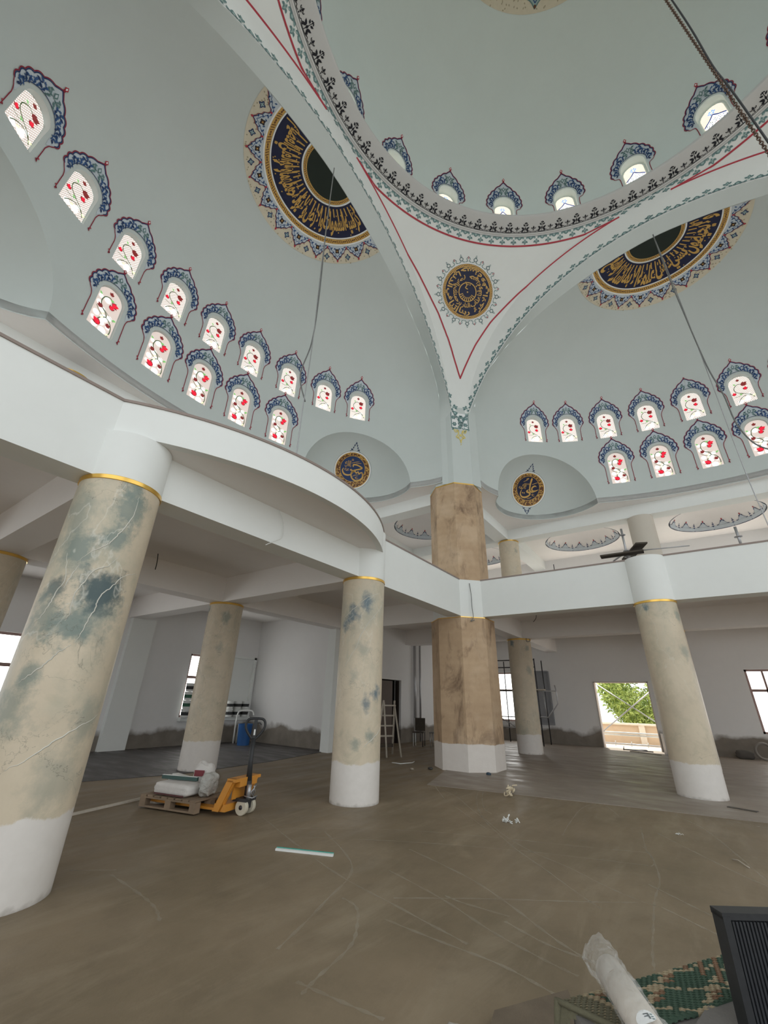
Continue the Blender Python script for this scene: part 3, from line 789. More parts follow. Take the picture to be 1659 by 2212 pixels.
def pane_mesh(mat, hw, vs, th=.01):
    poly = arch_poly(hw, vs, 0); n = len(poly)
    m = MB(); m.add([(x, 0, z) for x, z in poly] + [(x, th, z) for x, z in poly], [tuple(range(n))[::-1], tuple(range(n, 2 * n))] + [(i, (i + 1) % n, n + (i + 1) % n, n + i) for i in range(n)][::1], mat)
    return m.mesh('pane')
def rose(a, x, y, s, ang, c1='g_red', c2='g_dred'):
    s *= 1.25; x -= s * .1 * math.cos(ang); y -= s * .1 * math.sin(ang)
    for k, (da, L, w) in enumerate(((0, 1.0, .62), (.55, .85, .4), (-.55, .85, .4))):
        a.petal(x, y, s * L, s * w, ang + da, (c1, c2, c2)[k], 3 + (k == 0))
def vine_art(vs, tall):
    a = Art(); h = vs + .28
    if tall:
        for x, y, r in ((-.05, .92, .075), (-.19, .72, .06), (-.08, .60, .07), (-.17, .42, .07), (.02, .42, .09), (-.12, .12, .07), (.07, .10, .09), (.12, .52, .06), (-.2, .9, .05), (0, .28, .07), (.16, .27, .05), (-.2, .26, .04)): a.dot(x, y, r, 'g_white', 1, 10)
        a.stroke([(.20, .05), (.23, .20), (.18, .38), (.05, .47), (-.05, .38), (-.1, .3)], .022, 'g_vine', 2, 4)
        a.stroke([(.05, .47), (.02, .56), (-.1, .65), (-.16, .78), (-.13, .94), (-.03, 1.02), (.05, .98), (.07, .90)], .024, 'g_vine', 2, 4)
        a.stroke([(-.1, .65), (.1, .56), (.22, .50)], .012, 'g_vine', 2, 3); a.stroke([(-.22, .60), (-.12, .50), (.02, .43)], .014, 'g_vine', 2, 3)
        for x, y, L, g, c in ((.18, .52, .10, .5, 'g_green'), (-.2, .94, .09, 2.4, 'g_green'), (-.05, .36, .1, 1.2, 'g_yel'), (.16, .06, .08, .6, 'g_yel'), (-.02, .48, .08, 2.2, 'g_yel'), (.0, .98, .1, .3, 'g_green')): a.petal(x, y, L, L * .5, g, c, 3)
        rose(a, .07, .90, .14, .3); rose(a, .06, .76, .12, 1.2); rose(a, -.12, .62, .11, 2.4, 'g_dred'); rose(a, -.04, .18, .16, 2.6); rose(a, .11, .28, .10, .6, 'g_dred'); rose(a, -.02, 1.10, .09, 1.5, 'g_dred')
    else:
        for x, y, r in ((.05, .16, .09), (-.12, .12, .07), (.12, .3, .05)): a.dot(x, y, r, 'g_white', 1, 10)
        a.stroke([(.24, .14), (.15, .30), (0, .40), (-.15, .52), (-.17, .68), (-.06, .80), (.05, .76)], .02, 'g_vine', 2, 4)
        a.stroke([(-.18, .10), (-.08, .24), (.06, .30), (.2, .24)], .018, 'g_vine', 2, 4); a.stroke([(-.24, .34), (-.1, .33), (.0, .4)], .012, 'g_vine', 2, 3)
        for x, y, L, g, c in ((.2, .2, .09, .4, 'g_yel'), (-.1, .8, .08, 2.3, 'g_green'), (-.02, .36, .09, 2.5, 'g_green'), (-.05, .14, .1, .9, 'g_yel')): a.petal(x, y, L, L * .5, g, c, 3)
        rose(a, .05, .72, .15, .5, 'g_dred'); rose(a, .09, .52, .11, 1.3); rose(a, -.2, .42, .10, 1.8); rose(a, -.01, .92, .08, 1.5, 'g_dred')
    return a
def dome_art():
    a = Art()
    a.poly([(0, 1.30), (-.10, 1.18), (-.28, 1.02), (-.28, .1), (.28, .1), (.28, 1.02), (.10, 1.18)], 'g_white', 1)
    for s_ in (-1, 1): a.stroke([(0, 1.34), (s_ * .09, 1.20), (s_ * .2, 1.09), (s_ * .29, 1.0)], .04, 'g_navy', 2, 3)
    for k in range(6):
        t = PI / 3 * k; a.petal(.03 * math.cos(t), 1.44 + .03 * math.sin(t), .08, .05, t, 'g_blue', 3)
        a.petal(0, .80, .085, .06, t, 'g_red' if k % 2 else 'g_dred', 5)
    a.dot(0, 1.44, .025, 'g_yel', 4, 6)
    for rr_, n_ in ((.13, 8), (.20, 11), (.27, 14)):
        for k in range(n_):
            t = 2 * PI * (k + .5 * (rr_ > .15)) / n_; x, y = rr_ * math.cos(t), .80 + rr_ * math.sin(t)
            if abs(x) < .27: a.petal(x, y, .06, .02, t + 1.2, 'g_navy', 3); a.petal(x, y, .06, .02, t - .5, 'g_vine', 3)
    for k in range(6):
        for m in range(3): a.petal(-.22 + .09 * k, .25 + .13 * m, .09, .025, (k * 7 + m * 3) % 6, ('g_navy', 'g_blue', 'g_vine')[(k + m) % 3], 3)
    return a
PANE = {'upper': pane_mesh(LAT_UP, .28, .82), 'lower': pane_mesh(LAT_LO, .28, 1.0), 'dome': pane_mesh(LAT_DM, .30, 1.40)}
flat = lambda x, y, h: (x, -h - .003, y)
def vine_mesh(a):
    o = a.build('vine', flat); me = o.data; bpy.data.objects.remove(o); return me
VINE = {'upper': vine_mesh(vine_art(.82, False)), 'lower': vine_mesh(vine_art(1.0, True)), 'dome': vine_mesh(dome_art())}

def surround(ri, rs, rt_, tail, rb, dense=1):
    """painted frame round an arched window, origin at the centre of its arch"""
    a = Art(); q = Art()
    def ro(d, off=0.0):
        d = min(90, d); t = max(0, d) / 90
        sc_ = abs(math.sin(PI * (d + 12) / 102 * 5.5)) * (1 - max(0, t - .85) / .15)
        return rs + (rt_ - rs) * (.45 * t ** 1.6 + .55 * t ** 7) + (.06 * rs) * sc_ + off
    def P(d, r): return (r * math.cos(math.radians(d)), r * math.sin(math.radians(d)))
    D = [-12 + 102 * k / 66 for k in range(67)]
    lobe = -12
    # ground colour of the band
    v = []; f = []
    for d in D: v += [P(d, ri), P(d, ro(d))]
    for k in range(66): f.append((2 * k, 2 * k + 1, 2 * k + 3, 2 * k + 2))
    q.raw(v, f, 'lblue', 1)
    q.poly([P(-12, ri), P(-12, rs), (ri * 1.12, -ri * .62), (ri * 1.03, -ri * .75), (ri, -ri * .4)], 'lblue', 1)
    q.stroke([P(d, ro(d)) for d in D] + [], .022 * rs / .54, 'navy', 3)
    q.stroke([P(d, ro(d, .045 * rs)) for d in D], .020 * rs / .54, 'red', 3)
    q.stroke([P(d, ri + .012) for d in D], .014 * rs / .54, 'navy', 3)
    # scrolls and leaves
    n = 8 * dense
    for k in range(n):
        d = -6 + 84 * k / (n - 1); r0 = ri + .1 * (rs - ri); r1 = ro(d) - .12 * rs; rm_ = (r0 + r1) / 2; wd = (r1 - r0)
        for j in range(max(2, int(wd / (.16 * rs)) + 1)):
            r = r0 + wd * (j + .5) / max(2, int(wd / (.16 * rs)) + 1)
            x, y = P(d + (3 if j % 2 else -2), r); ang = math.radians(d) + (1.1 if (k + j) % 2 else -1.0)
            c = 'teal' if d > 66 else ('blue' if (k + j) % 3 else 'navy')
            q.petal(x, y, .17 * rs, .09 * rs, ang, c, 4); q.petal(x, y, .12 * rs, .06 * rs, ang + 2.4, c, 4)
        x0, y0 = P(d - 4, r0); x1, y1 = P(d, r1); x2, y2 = P(d + 5, rm_)
        q.stroke([(x0, y0), (x2, y2), (x1, y1)], .022 * rs / .54, 'teal' if d > 70 else 'blue', 4, 2)
    s_ = rs / .54
    # tail
    yb = -tail
    q.stroke([P(-12, rs * 1.03), (rs * .93, -rs * .36), (rb + .03 * s_, -ri * .62), (rb, -ri * .95), (rb, yb * .55), (rb, yb + .05)], .018 * s_, 'red', 3, 3)
    if tail > .5:
        q.dot(rb + .015, yb + .12, .02, 'lred', 4, 6); q.petal(rb - .02, yb + .09, .09, .035, -1.2, 'red', 4); q.dot(rb - .015, yb + .06, .018, 'red', 4, 6)
    for it in q.i: a.i.append(it)
    a.mirror()
    a.i += []
    a.stroke([(0, rt_ * 1.0), (0, rt_ * 1.07)], .05 * s_, 'red', 4); a.dia(0, rt_ * 1.1, .045 * s_, .06 * s_, 'lred', 5); a.dia(0, rt_ * 1.1, .02 * s_, .03 * s_, 'white', 6)
    a.dia(0, (ri + rt_) / 2, .05 * s_, .09 * s_, 'teal', 5); a.dia(0, (ri + rt_) / 2, .025 * s_, .05 * s_, 'lblue', 6)
    return a
SUR = {'upper': surround(.385, .52, .80, .84, .42), 'lower': surround(.385, .53, .84, 1.02, .425), 'dome': surround(.42, .62, .98, 1.45, .44, 1)}
def inv(fn, root):
    Mi = (Matrix.Translation(root.location) @ Matrix.Rotation(root.rotation_euler.z, 4, 'Z')).inverted()
    def g(x, y, h):
        p = fn(x, y, h); return None if p is None else tuple(Mi @ Vector(p))
    return g
ORD = ('first', 'second', 'third', 'fourth', 'fifth', 'sixth', 'seventh', 'eighth', 'ninth')
wn = 5
def put_window(P, nrm, zb, vs, kind, label, tree, depth, seen=True):
    global wn
    rz = math.atan2(-nrm.x, nrm.y)
    t = thing('window_%d' % wn, label, 'window', (P.x + nrm.x * depth, P.y + nrm.y * depth, zb), rz, kind='structure'); wn += 1
    g = mobj(PANE[kind], 'glass_pane', t); mobj(VINE[kind], 'vine_pattern', g)
    if seen:
        tt = Vector((nrm.y, -nrm.x, 0))
        f = projector(tree, Vector((P.x, P.y, zb + vs)), tt, Vector((0, 0, 1)))
        SUR[kind].build('painted_surround', inv(f, t), t, .004, .25)
    return t
for s in 'AB':
    T = sideT(s)
    side = 'right' if s == 'B' else 'left'
    for row, i, P, nrm, tt, zb_, zs_ in SEMI[s + 'w']:
        if s == 'B' and ((row == 'upper' and i > 6) or (row == 'lower' and i > 4)): continue
        P2, n2 = T(P), T(nrm)
        put_window(P2, n2, zb_, zs_ - zb_, row, 'small rose-patterned window, %s from the pier in the %s row of the %s half dome' % (ORD[i], row, side), SEMI[s], .06)
for k, (a, P, nrm, tt) in enumerate(DW):
    vis = k in (19, 0, 1, 2, 3, 4, 5, 6, 18)
    lab = {0: 'fourth from the chain', 1: 'fifth from the chain', 2: 'sixth, straight above the pier medallion', 3: 'seventh from the chain', 4: 'eighth from the chain', 5: 'ninth, mostly hidden by the cornice', 6: 'tenth, cut by the top edge', 19: 'the one right behind the chain', 18: 'at the right edge'}.get(k, 'out of view number %d' % k)
    if not vis and k not in (8, 11, 14, 16): continue
    put_window(P, nrm, 17.35, 1.40, 'dome', 'arched window of the main dome with blue glass, ' + lab, DOMEB, .14, vis)

# ---- black palmettes and green buds round the dome ring
def rim(phi0, r0, up):
    def fn(x, y, h):
        r = r0 - y; ph = phi0 + x / 6.8
        z = 16.92 + (6.97 - r) / .47 * .11 - .004 - h
        return (CX + r * math.cos(ph), CY + r * math.sin(ph), z)
    return fn
pal = Art()
for s_ in (-1, 1):
    pal.petal(s_ * .03, .10, .13, .06, PI / 2 - s_ * 1.0, 'black', 1); pal.petal(s_ * .03, .10, .12, .055, -PI / 2 + s_ * 1.1, 'black', 1)
    pal.petal(s_ * .02, .20, .09, .05, PI / 2 - s_ * .9, 'black', 1); pal.petal(s_ * .05, .26, .06, .03, PI / 2 + s_ * .6, 'black', 1)
    pal.stroke([(0, .01), (s_ * .10, .02), (s_ * .16, .05), (s_ * .19, .02), (s_ * .25, .03)], .016, 'black', 1, 3)
    pal.petal(s_ * .11, .02, .07, .035, PI / 2 + s_ * .8, 'black', 1)
    pal.stroke([(s_ * .21 + .0, .14), (s_ * .235, .12), (s_ * .25, .15)], .012, 'black', 1, 2)
pal.dia(0, .12, .03, .06, 'black', 1); pal.dia(0, .285, .022, .04, 'black', 1); pal.stroke([(0, .02), (0, .3)], .014, 'black', 1)
mid = Art()
for s_ in (-1, 1): mid.stroke([(0, .12), (s_ * .04, .11), (s_ * .075, .13), (s_ * .07, .155)], .015, 'black', 1, 2)
mid.petal(0, .10, .10, .05, PI / 2, 'black', 1); mid.petal(0, .10, .04, .05, -PI / 2, 'black', 1); mid.dia(0, .035, .022, .02, 'black', 1)
ra = Art(); N1 = 75
def seen_phi(ph): return math.radians(40) < ph % (2 * PI) < math.radians(228)
for k in range(N1):
    ph = 2 * PI * k / N1 + math.radians(.9)
    if not seen_phi(ph): continue
    ra.put(pal, lambda x, y: (x + ph * 6.8, y)); ra.put(mid, lambda x, y: (x + (ph + PI / N1) * 6.8, y))
a0_, a1_ = math.radians(40), math.radians(228)
for y_, c_, w_ in ((-.005, 'grey', .012), (-.03, 'white', .02), (.0, 'black', .008)):
    ra.stroke([(6.8 * (a0_ + (a1_ - a0_) * k / 200), y_) for k in range(201)], w_, c_, 1)
mo = ra.build('palmette_border', rim(0, 6.93, True), cornice, .002)
mo.location = (-CX, -CY, 0)
bud = Art()
for s_ in (-1, 1):
    bud.petal(s_ * .03, .06, .11, .07, s_ * -.5 + (PI if s_ < 0 else 0), 'teal', 1); bud.petal(s_ * .03, .13, .09, .06, PI / 2 - s_ * .9, 'teal', 1)
    bud.petal(s_ * .04, .07, .07, .035, s_ * -.4 + (PI if s_ < 0 else 0), 'lteal', 2)
bud.petal(0, .13, .11, .08, PI / 2, 'teal', 1); bud.dia(0, .11, .04, .05, 'lteal', 2); bud.dia(0, .11, .018, .025, 'teal', 3); bud.petal(0, .15, .06, .035, PI / 2, 'lteal', 2)
bud2 = Art(); bud2.petal(0, .0, .13, .16, PI / 2, 'teal', 1); bud2.petal(0, .01, .08, .08, PI / 2, 'lteal', 2); bud2.petal(-.03, .0, .1, .06, 2.6, 'teal', 1); bud2.petal(.03, .0, .1, .06, .5, 'teal', 1)
def ringmap(x, y, h):                     # y = distance below the ring, x = arc length on the ring
    ph = x / RR; rm_, _ = rmax(ph); r = RR + y * .72
    if r <= rm_: z = zsph(r); r2_, z2 = r * (9.7 - h - .004) / 9.7, 10.2 + (z - 10.2) * (9.7 - h - .004) / 9.7
    else: r2_ = rm_ - h - .006; z2 = zsph(rm_) - (r - rm_) / .72
    return (CX + r2_ * math.cos(ph), CY + r2_ * math.sin(ph), z2)
for q, (p0, p1) in {0: (40, 90), 1: (90, 180), 2: (180, 228)}.items():
    ga = Art(); n_ = 111
    for k in range(n_):
        ph = 2 * PI * k / n_ + .01
        if not math.radians(p0) <= ph < math.radians(p1): continue
        ga.put(bud, lambda x, y: (x + ph * RR, y * 1.0 + .03)); ga.put(bud2, lambda x, y: (x + (ph + PI / n_) * RR, y * .8 + .03))
    ga.stroke([(RR * math.radians(p0 + (p1 - p0) * k / 90), .025) for k in range(91)], .012, 'grey', 2)
    ga.build('bud_border', ringmap, PEN[q], .003)
# ---- borders along the great arches, red outlines
def archmap(s, cen):
    def fn(x, y, h):                      # x = parameter angle, y = distance outwards from the arch edge
        u_, z = 7.25 * math.cos(x), 7.39 + 8.33 * math.sin(x)
        nx, nz = math.cos(x) * 8.33, math.sin(x) * 7.25; L = math.hypot(nx, nz)
        u_ += nx / L * y; z += nz / L * y
        if s == 'B': o, d = Vector((cen - u_, -5.2, z)), Vector((0, 1, 0))
        else: o, d = Vector((5.2, -(cen - u_), z)), Vector((-1, 0, 0))
        loc, nr, i, ds = PENDB.ray_cast(o, d, 9)
        if loc is None: return None
        return tuple(loc - d * (h + .006))
    return fn
def arclen(a, b, n=60): return sum(math.hypot(7.25 * math.sin(a + (b - a) * (k + .5) / n), 8.33 * math.cos(a + (b - a) * (k + .5) / n)) * abs(b - a) / n for k in range(n))
for s, cen in (('A', -CY), ('B', CX)):
    lo = math.acos(6.9 / 7.25); hi = PI - .5 if s == 'A' else PI * .80
    for q, (t0, t1) in enumerate(((lo + .03, PI / 2), (PI / 2, hi))):
        ba = Art(); t = t0; k = 0
        while t < t1:
            ds = math.hypot(7.25 * math.sin(t), 8.33 * math.cos(t)); src = bud if k % 2 == 0 else bud2
            ba.put(src, lambda x, y: (t + x / ds, y + .035)); t += .235 / ds; k += 1
        ba.stroke([(t0 + (t1 - t0) * j / 120, .012) for j in range(121)], .022, 'white', 1)
        ba.stroke([(t0 + (t1 - t0) * j / 120, .035) for j in range(121)], .010, 'grey', 2)
        for v_i, it in enumerate(ba.i): pass
        f = archmap(s, cen)
        ba.build('arch_border', f, PEN[1] if q == 0 else (PEN[2] if s == 'A' else PEN[0]), .003)
def redline(pen, pts, name='red_outline'):
    a = Art(); a.stroke(pts, .05, 'lred', 2)
    return a
# red outline on the central pendentive, following arch, ring, arch
def arch_pt(s, cen, t, y): return Vector(archmap(s, cen)(t, y, .006))
def ribbon(P, w, name, parent, mat='lred'):
    m = MB(); n = len(P); V = []
    cen = Vector((CX, CY, 10.2))
    for i in range(n):
        t = (P[min(i + 1, n - 1)] - P[max(i - 1, 0)]).normalized(); nr = (cen - P[i]).normalized(); b = t.cross(nr).normalized() * w / 2
        V += [P[i] + b, P[i] - b]
    m.add(V, [(2 * i, 2 * i + 1, 2 * i + 3, 2 * i + 2) for i in range(n - 1)], PAL[mat]); return m.obj(name, parent)
def phi_ring(ph, d): return Vector(ringmap(ph * RR, d, .006))
def best(fa, fb):                          # parameter where the arch line meets the ring line
    mn = 1e9; r = None
    for i in range(140):
        t = .7 + .8 * i / 140; p = fa(t)
        for j in range(0, 180, 1):
            ph = math.radians(90 + j / 2); d = (p - phi_ring(ph, .30)).length
            if d < mn: mn = d; r = (t, ph)
    return r
OFF = .93
fa = lambda t: arch_pt('A', -CY, t, OFF); fb = lambda t: arch_pt('B', CX, t, OFF)
def offs(t, o0, o1, ta, tb): return o0 + (o1 - o0) * min(1, max(0, (t - ta) / (tb - ta)))
tA, pA = best(lambda t: fa(t), None); tB, pB = best(lambda t: fb(t), None)
lo_t = .58
TT, TO = (.3, .58, .75, .87, 1.04, 1.23, 1.5, 2), (.72, .72, .93, 1.02, 1.03, .98, .93, .93)
def toff(t):
    for a_, b_, p_, q_ in zip(TT, TT[1:], TO, TO[1:]):
        if t <= b_: return p_ + (q_ - p_) * (t - a_) / (b_ - a_)
    return .93
PAp = [arch_pt('A', -CY, t_, toff(t_)) for t_ in [lo_t + (tA - lo_t) * k / 60 for k in range(61)]]
PBp = [arch_pt('B', CX, t_, toff(t_)) for t_ in [lo_t + (tB - lo_t) * k / 60 for k in range(61)]]
ringp = [phi_ring(pA + (pB - pA) * k / 80, .30) for k in range(81)]
ribbon(PAp[::-1] + PBp, .055, 'red_outline', PEN[1]); ribbon(ringp, .055, 'red_outline', PEN[1])
def mirx(p): return Vector((2 * CX - p.x, p.y, p.z))
def miry(p): return Vector((p.x, 2 * CY - p.y, p.z))
ribbon([mirx(p) for p in PBp], .055, 'red_outline', PEN[0]); ribbon([mirx(p) for p in ringp], .055, 'red_outline', PEN[0])
ribbon([miry(p) for p in PAp], .055, 'red_outline', PEN[2]); ribbon([miry(p) for p in ringp], .055, 'red_outline', PEN[2])
# foot of the pendentive: green flowers on white, gold drop below
dg = Vector((1, -1, 0)).normalized()
pf = Vector((0, 0, 0)) + dg * (RP + .4)
Ud, Vd = Vector((1, 1, 0)).normalized(), Vector((0, 0, 1))
fa_ = Art(); fa_.poly([(-.31, 10.45), (.31, 10.45), (.33, 11.1), (-.33, 11.1)], 'white', 1)
for x, y, r_ in ((-.2, 10.62, .07), (.2, 10.62, .07), (0, 10.52, .06), (-.22, 10.9, .07), (.22, 10.9, .07), (0, 10.75, .05)):
    for k in range(6): fa_.petal(x, y, r_ * 1.4, r_ * .8, k * PI / 3, 'teal', 2)
    fa_.dot(x, y, r_ * .45, 'lteal', 3, 6)
for p in ([(-.31, 11.1), (-.30, 10.45), (.30, 10.45), (.31, 11.1)],): fa_.stroke(p, .03, 'teal', 3)
for s_ in (-1, 1):
    fa_.stroke([(s_ * .22, 10.40), (s_ * .18, 10.28), (s_ * .06, 10.30), (s_ * .10, 10.16), (s_ * .16, 10.08), (s_ * .05, 10.02), (0, 9.90)], .035, 'yellow', 2, 3)
    fa_.petal(s_ * .05, 10.33, .14, .06, PI / 2 - s_ * 1.2, 'yellow', 2); fa_.petal(s_ * .04, 10.12, .12, .05, -PI / 2 + s_ * .8, 'yellow', 2)
fa_.dot(0, 10.16, .05, 'yellow', 3); fa_.dia(0, 9.88, .03, .05, 'yellow', 3); fa_.dia(0, 9.78, .015, .03, 'yellow', 3)
fa_.i = [([(x, y - .22) for x, y in v], f, c, l) for v, f, c, l in fa_.i]
fa_.build('drop_ornament', projector(PENDB, (pf.x, pf.y, 0), Ud, Vd), PEN[1], .004)

# ---- medallion of the central pendentive
def braid(a, r0, r1, n, l, A0=0.0, A1=2 * PI):
    a.ring(r0, r1, 'gold', l, 96, A0, A1); m_ = (r0 + r1) / 2; w = (r1 - r0)
    for k in range(n):
        t = A0 + (A1 - A0) * (k + .5) / n; d = (A1 - A0) / n
        f = lambda da, r: (r * math.cos(t + da * d), r * math.sin(t + da * d))
        if k % 5 in (0, 1): a.poly([f(-.42, m_ - .13 * w), f(.42, m_ - .13 * w), f(.42, m_ + .13 * w), f(-.42, m_ + .13 * w)], 'brown', l + 1)
        else: a.stroke([f(-.35, r0 + .16 * w), f(.35, r1 - .16 * w)], .16 * w, 'brown', l + 1)
md = Art()
md.ring(0.001, .99, 'dnavy', 1, 64, nr=8); md.ring(.96, .99, 'white', 3, 64); braid(md, .85, .95, 90, 2)
W1 = ['ربنا', 'اتنا', 'في', 'الدنيا', 'حسنة', 'وفي', 'الاخرة', 'حسنة', 'وقنا', 'عذاب', 'النار']
arc_words(md, W1[:7], -PI / 2 + .25, -PI / 2 + .25 - 2 * PI + .25, .60, .84, 'gold', 3, False, .12)
arc_words(md, W1[7:] + ['برحمتك', 'يا', 'ارحم'], PI / 2, PI / 2 - 2 * PI + .3, .37, .60, 'gold', 4, False, .12)
md.ring(.31, .345, 'gold', 5, 48)
for k in range(9): t = -PI / 2 + (k - 4) * .28; md.stroke([(.18 * math.cos(t), .18 * math.sin(t)), (.34 * math.cos(t), .34 * math.sin(t))], .03, 'gold', 5)
md.stroke([(-.12, .34), (-.06, .22), (-.1, .14), (.0, .1)], .035, 'gold', 5, 3); md.dot(0, 0, .03, 'gold', 5); md.dot(-.02, .26, .025, 'gold', 5); md.dot(.06, .26, .025, 'gold', 5)
for k in range(26):
    t = 2 * PI * k / 26; ca, sa = math.cos(t), math.sin(t); big = k % 2 == 0; L = .27 if big else .20
    R_ = lambda x, y: ((1.0 + y) * ca - x * sa, (1.0 + y) * sa + x * ca)
    for s_ in (-1, 1):
        md.stroke([R_(s_ * .11, .01), R_(s_ * .03, .05), R_(s_ * .07, .12), R_(0, .19)], .022, 'teal', 1, 2)
        if big: md.stroke([R_(0, .06), R_(s_ * .075, .13), R_(s_ * .03, .17), R_(0, L)], .018, 'grey', 1, 2)
    md.raw([R_(-.03, L - .05), R_(0, L - .09), R_(.03, L - .05), R_(0, L + .01)], [(0, 1, 2, 3)], 'teal' if big else 'lred', 2)
    md.raw([R_(-.015, L - .05), R_(0, L - .07), R_(.015, L - .05), R_(0, L - .02)], [(0, 1, 2, 3)], 'white', 3)
mc = Vector((CX - 5.82, CY + 5.82, 0)); rr_ = math.hypot(5.82, 5.82); zc_ = zsph(rr_)
Pm = Vector((CX - 5.82, CY + 5.82, zc_)); nd = (Pm - Vector((CX, CY, 10.2))).normalized()
Um = Vector((1, 1, 0)).normalized(); Vm = nd.cross(Um) * -1
if Vm.z < 0: Vm = -Vm
md.build('medallion', projector(PENDB, Pm, Um, Vm, nd), PEN[1], .004, .22)
# ---- big half medallions at the crowns of the half domes
def crown(words, date=False):
    a = Art(); z0, z1 = 0.0, PI
    a.ring(.001, .72, 'dgreen', 1, 40, z0, z1, 5); braid(a, .72, .82, 46, 2, z0, z1); a.ring(.83, .87, 'white', 2, 60, z0, z1)
    a.ring(.87, 1.72, 'dnavy', 1, 60, z0, z1, 5); a.ring(1.70, 1.735, 'white', 3, 72, z0, z1); braid(a, 1.74, 1.87, 90, 2, z0, z1); a.ring(1.87, 1.91, 'white', 2, 72, z0, z1)
    a.ring(1.91, 2.40, 'cream', 1, 96, z0, z1, 3)
    h = (len(words) + 1) // 2
    arc_words(a, words, PI - .03, .03, 1.0, 1.66, 'gold', 4, False, .06)
    for k in range(26):
        t = .08 + (PI - .16) * k / 25; L_ = .22 if k % 3 else .4; a.stroke([(.93 * math.cos(t), .93 * math.sin(t)), ((.93 + L_) * math.cos(t + .02), (.93 + L_) * math.sin(t + .02))], .035, 'gold', 5)
    for k in range(70):
        t = random.uniform(.05, PI - .05); r = random.uniform(.95, 1.66); a.dia(r * math.cos(t), r * math.sin(t), .022, .022, 'gold', 3)
    n = 10
    for k in range(n + 1):
        t = PI * k / n; 
        def R_(x, y): 
            y2 = y; return ((y2) * math.cos(t) - x * math.sin(t), (y2) * math.sin(t) + x * math.cos(t))
        ok = 0 < k < n
        xs = ((-1, 1) if ok else ((1,) if k == 0 else (-1,)))
        for s_ in xs:
            out = [(0, 2.30), (s_ * .07, 2.22), (s_ * .12, 2.20), (s_ * .16, 2.12), (s_ * .23, 2.09), (s_ * .26, 2.0), (s_ * .32, 1.96)]
            poly = [(0, 1.91)] + out + [(s_ * .31, 1.91)]
            a.poly([R_(x, y) for x, y in poly], 'lblue', 2)
            a.stroke([R_(x, y) for x, y in out], .018, 'navy', 4, 2); a.stroke([R_(x * .97, y + .028) for x, y in out], .012, 'red', 4, 2)
            a.stroke([R_(x * .75, 1.91 + (y - 1.91) * .78) for x, y in out], .014, 'blue', 4, 2)
            for x, y, g in ((.06, 1.97, .6), (.14, 1.97, 1.2), (.22, 1.95, 1.9), (.10, 2.08, 1.0), (.17, 2.03, 2.2), (.05, 2.19, 1.4)):
                px_, py_ = R_(s_ * x, y); a.petal(px_, py_, .075, .035, t + g * s_, 'blue', 3)
        if ok:
            for j in range(4):
                px_, py_ = R_(0, 2.06); a.petal(px_, py_, .085, .07, t + PI / 4 + j * PI / 2, 'black', 4); a.petal(px_, py_, .05, .03, t + PI / 4 + j * PI / 2, 'brown', 5)
            px_, py_ = R_(0, 2.06); a.dot(px_, py_, .02, 'gold', 6, 6)
        px_, py_ = R_(0, 2.33); a.raw([R_(-.03, 2.33), R_(0, 2.29), R_(.03, 2.33), R_(0, 2.37)], [(0, 1, 2, 3)], 'lred', 5) if ok else None
        if k < n:
            t2 = PI * (k + .5) / n; c_, s2 = math.cos(t2), math.sin(t2)
            for j in range(4): a.petal(2.23 * c_, 2.23 * s2, .095, .07, t2 + j * PI / 2, 'navy', 3); a.petal(2.23 * c_, 2.23 * s2, .06, .03, t2 + j * PI / 2, 'lteal', 4)
            a.raw([(1.97 * c_ - .03 * -s2, 1.97 * s2 - .03 * c_), (1.94 * c_, 1.94 * s2), (1.97 * c_ + .03 * -s2, 1.97 * s2 + .03 * c_), (2.02 * c_, 2.02 * s2)], [(0, 1, 2, 3)], 'lred', 5)
    for k in range(150):
        t = random.uniform(.02, PI - .02); r = random.uniform(2.12, 2.38); a.petal(r * math.cos(t), r * math.sin(t), .05, .035, random.uniform(0, 6), 'tan', 2)
    a.i = [([(x, max(y, .012)) for x, y in v], f, c, l) for v, f, c, l in a.i]
    return a
VB = ['ولا', 'يحيطون', 'بشيء', 'من', 'علمه', 'الا', 'بما', 'شاء', 'وسع']
VA = ['كرسيه', 'السموات', 'والارض', 'ولا', 'يؤده', 'حفظهما', 'وهو', 'العلي', 'العظيم']
crown(VB).build('crown_medallion', projector(SEMI['B'], (CX, .05, 13.2), (-1, 0, 0), (0, 1, 0), (0, 0, 1)), SEMI['Bo'], .003, .2)
crown(VA).build('crown_medallion', projector(SEMI['A'], (-.05, CY + .17, 13.2), (0, -1, 0), (-1, 0, 0), (0, 0, 1)), SEMI['Ao'], .003, .2)
# ---- medallion at the crown of the main dome (only its rim shows)
ca_ = Art(); ca_.ring(2.2, 3.45, 'cream', 1, 120, 0, 2 * PI, 4)
for k in range(24):
    t = 2 * PI * k / 24 + .05; big = k % 2 == 0
    R_ = lambda x, y: (y * math.cos(t) - x * math.sin(t), y * math.sin(t) + x * math.cos(t))
    tip = 3.36 if big else 3.16
    ca_.poly([R_(x, y) for x, y in ((0, tip), (.1, tip - .12), (.2, tip - .2), (.34, tip - .3), (.42, 2.7), (-.42, 2.7), (-.34, tip - .3), (-.2, tip - .2), (-.1, tip - .12))], 'lteal', 2)
    for s_ in (-1, 1): ca_.stroke([R_(0, tip), R_(s_ * .1, tip - .12), R_(s_ * .2, tip - .2), R_(s_ * .34, tip - .3), R_(s_ * .42, 2.7)], .035, 'teal', 3, 2); ca_.stroke([R_(0, tip - .12), R_(s_ * .12, tip - .3), R_(s_ * .05, tip - .5)], .03, 'blue', 4, 2)
    x, y = R_(0, tip - .05); ca_.dot(x, y, .045, 'brown', 5, 6)
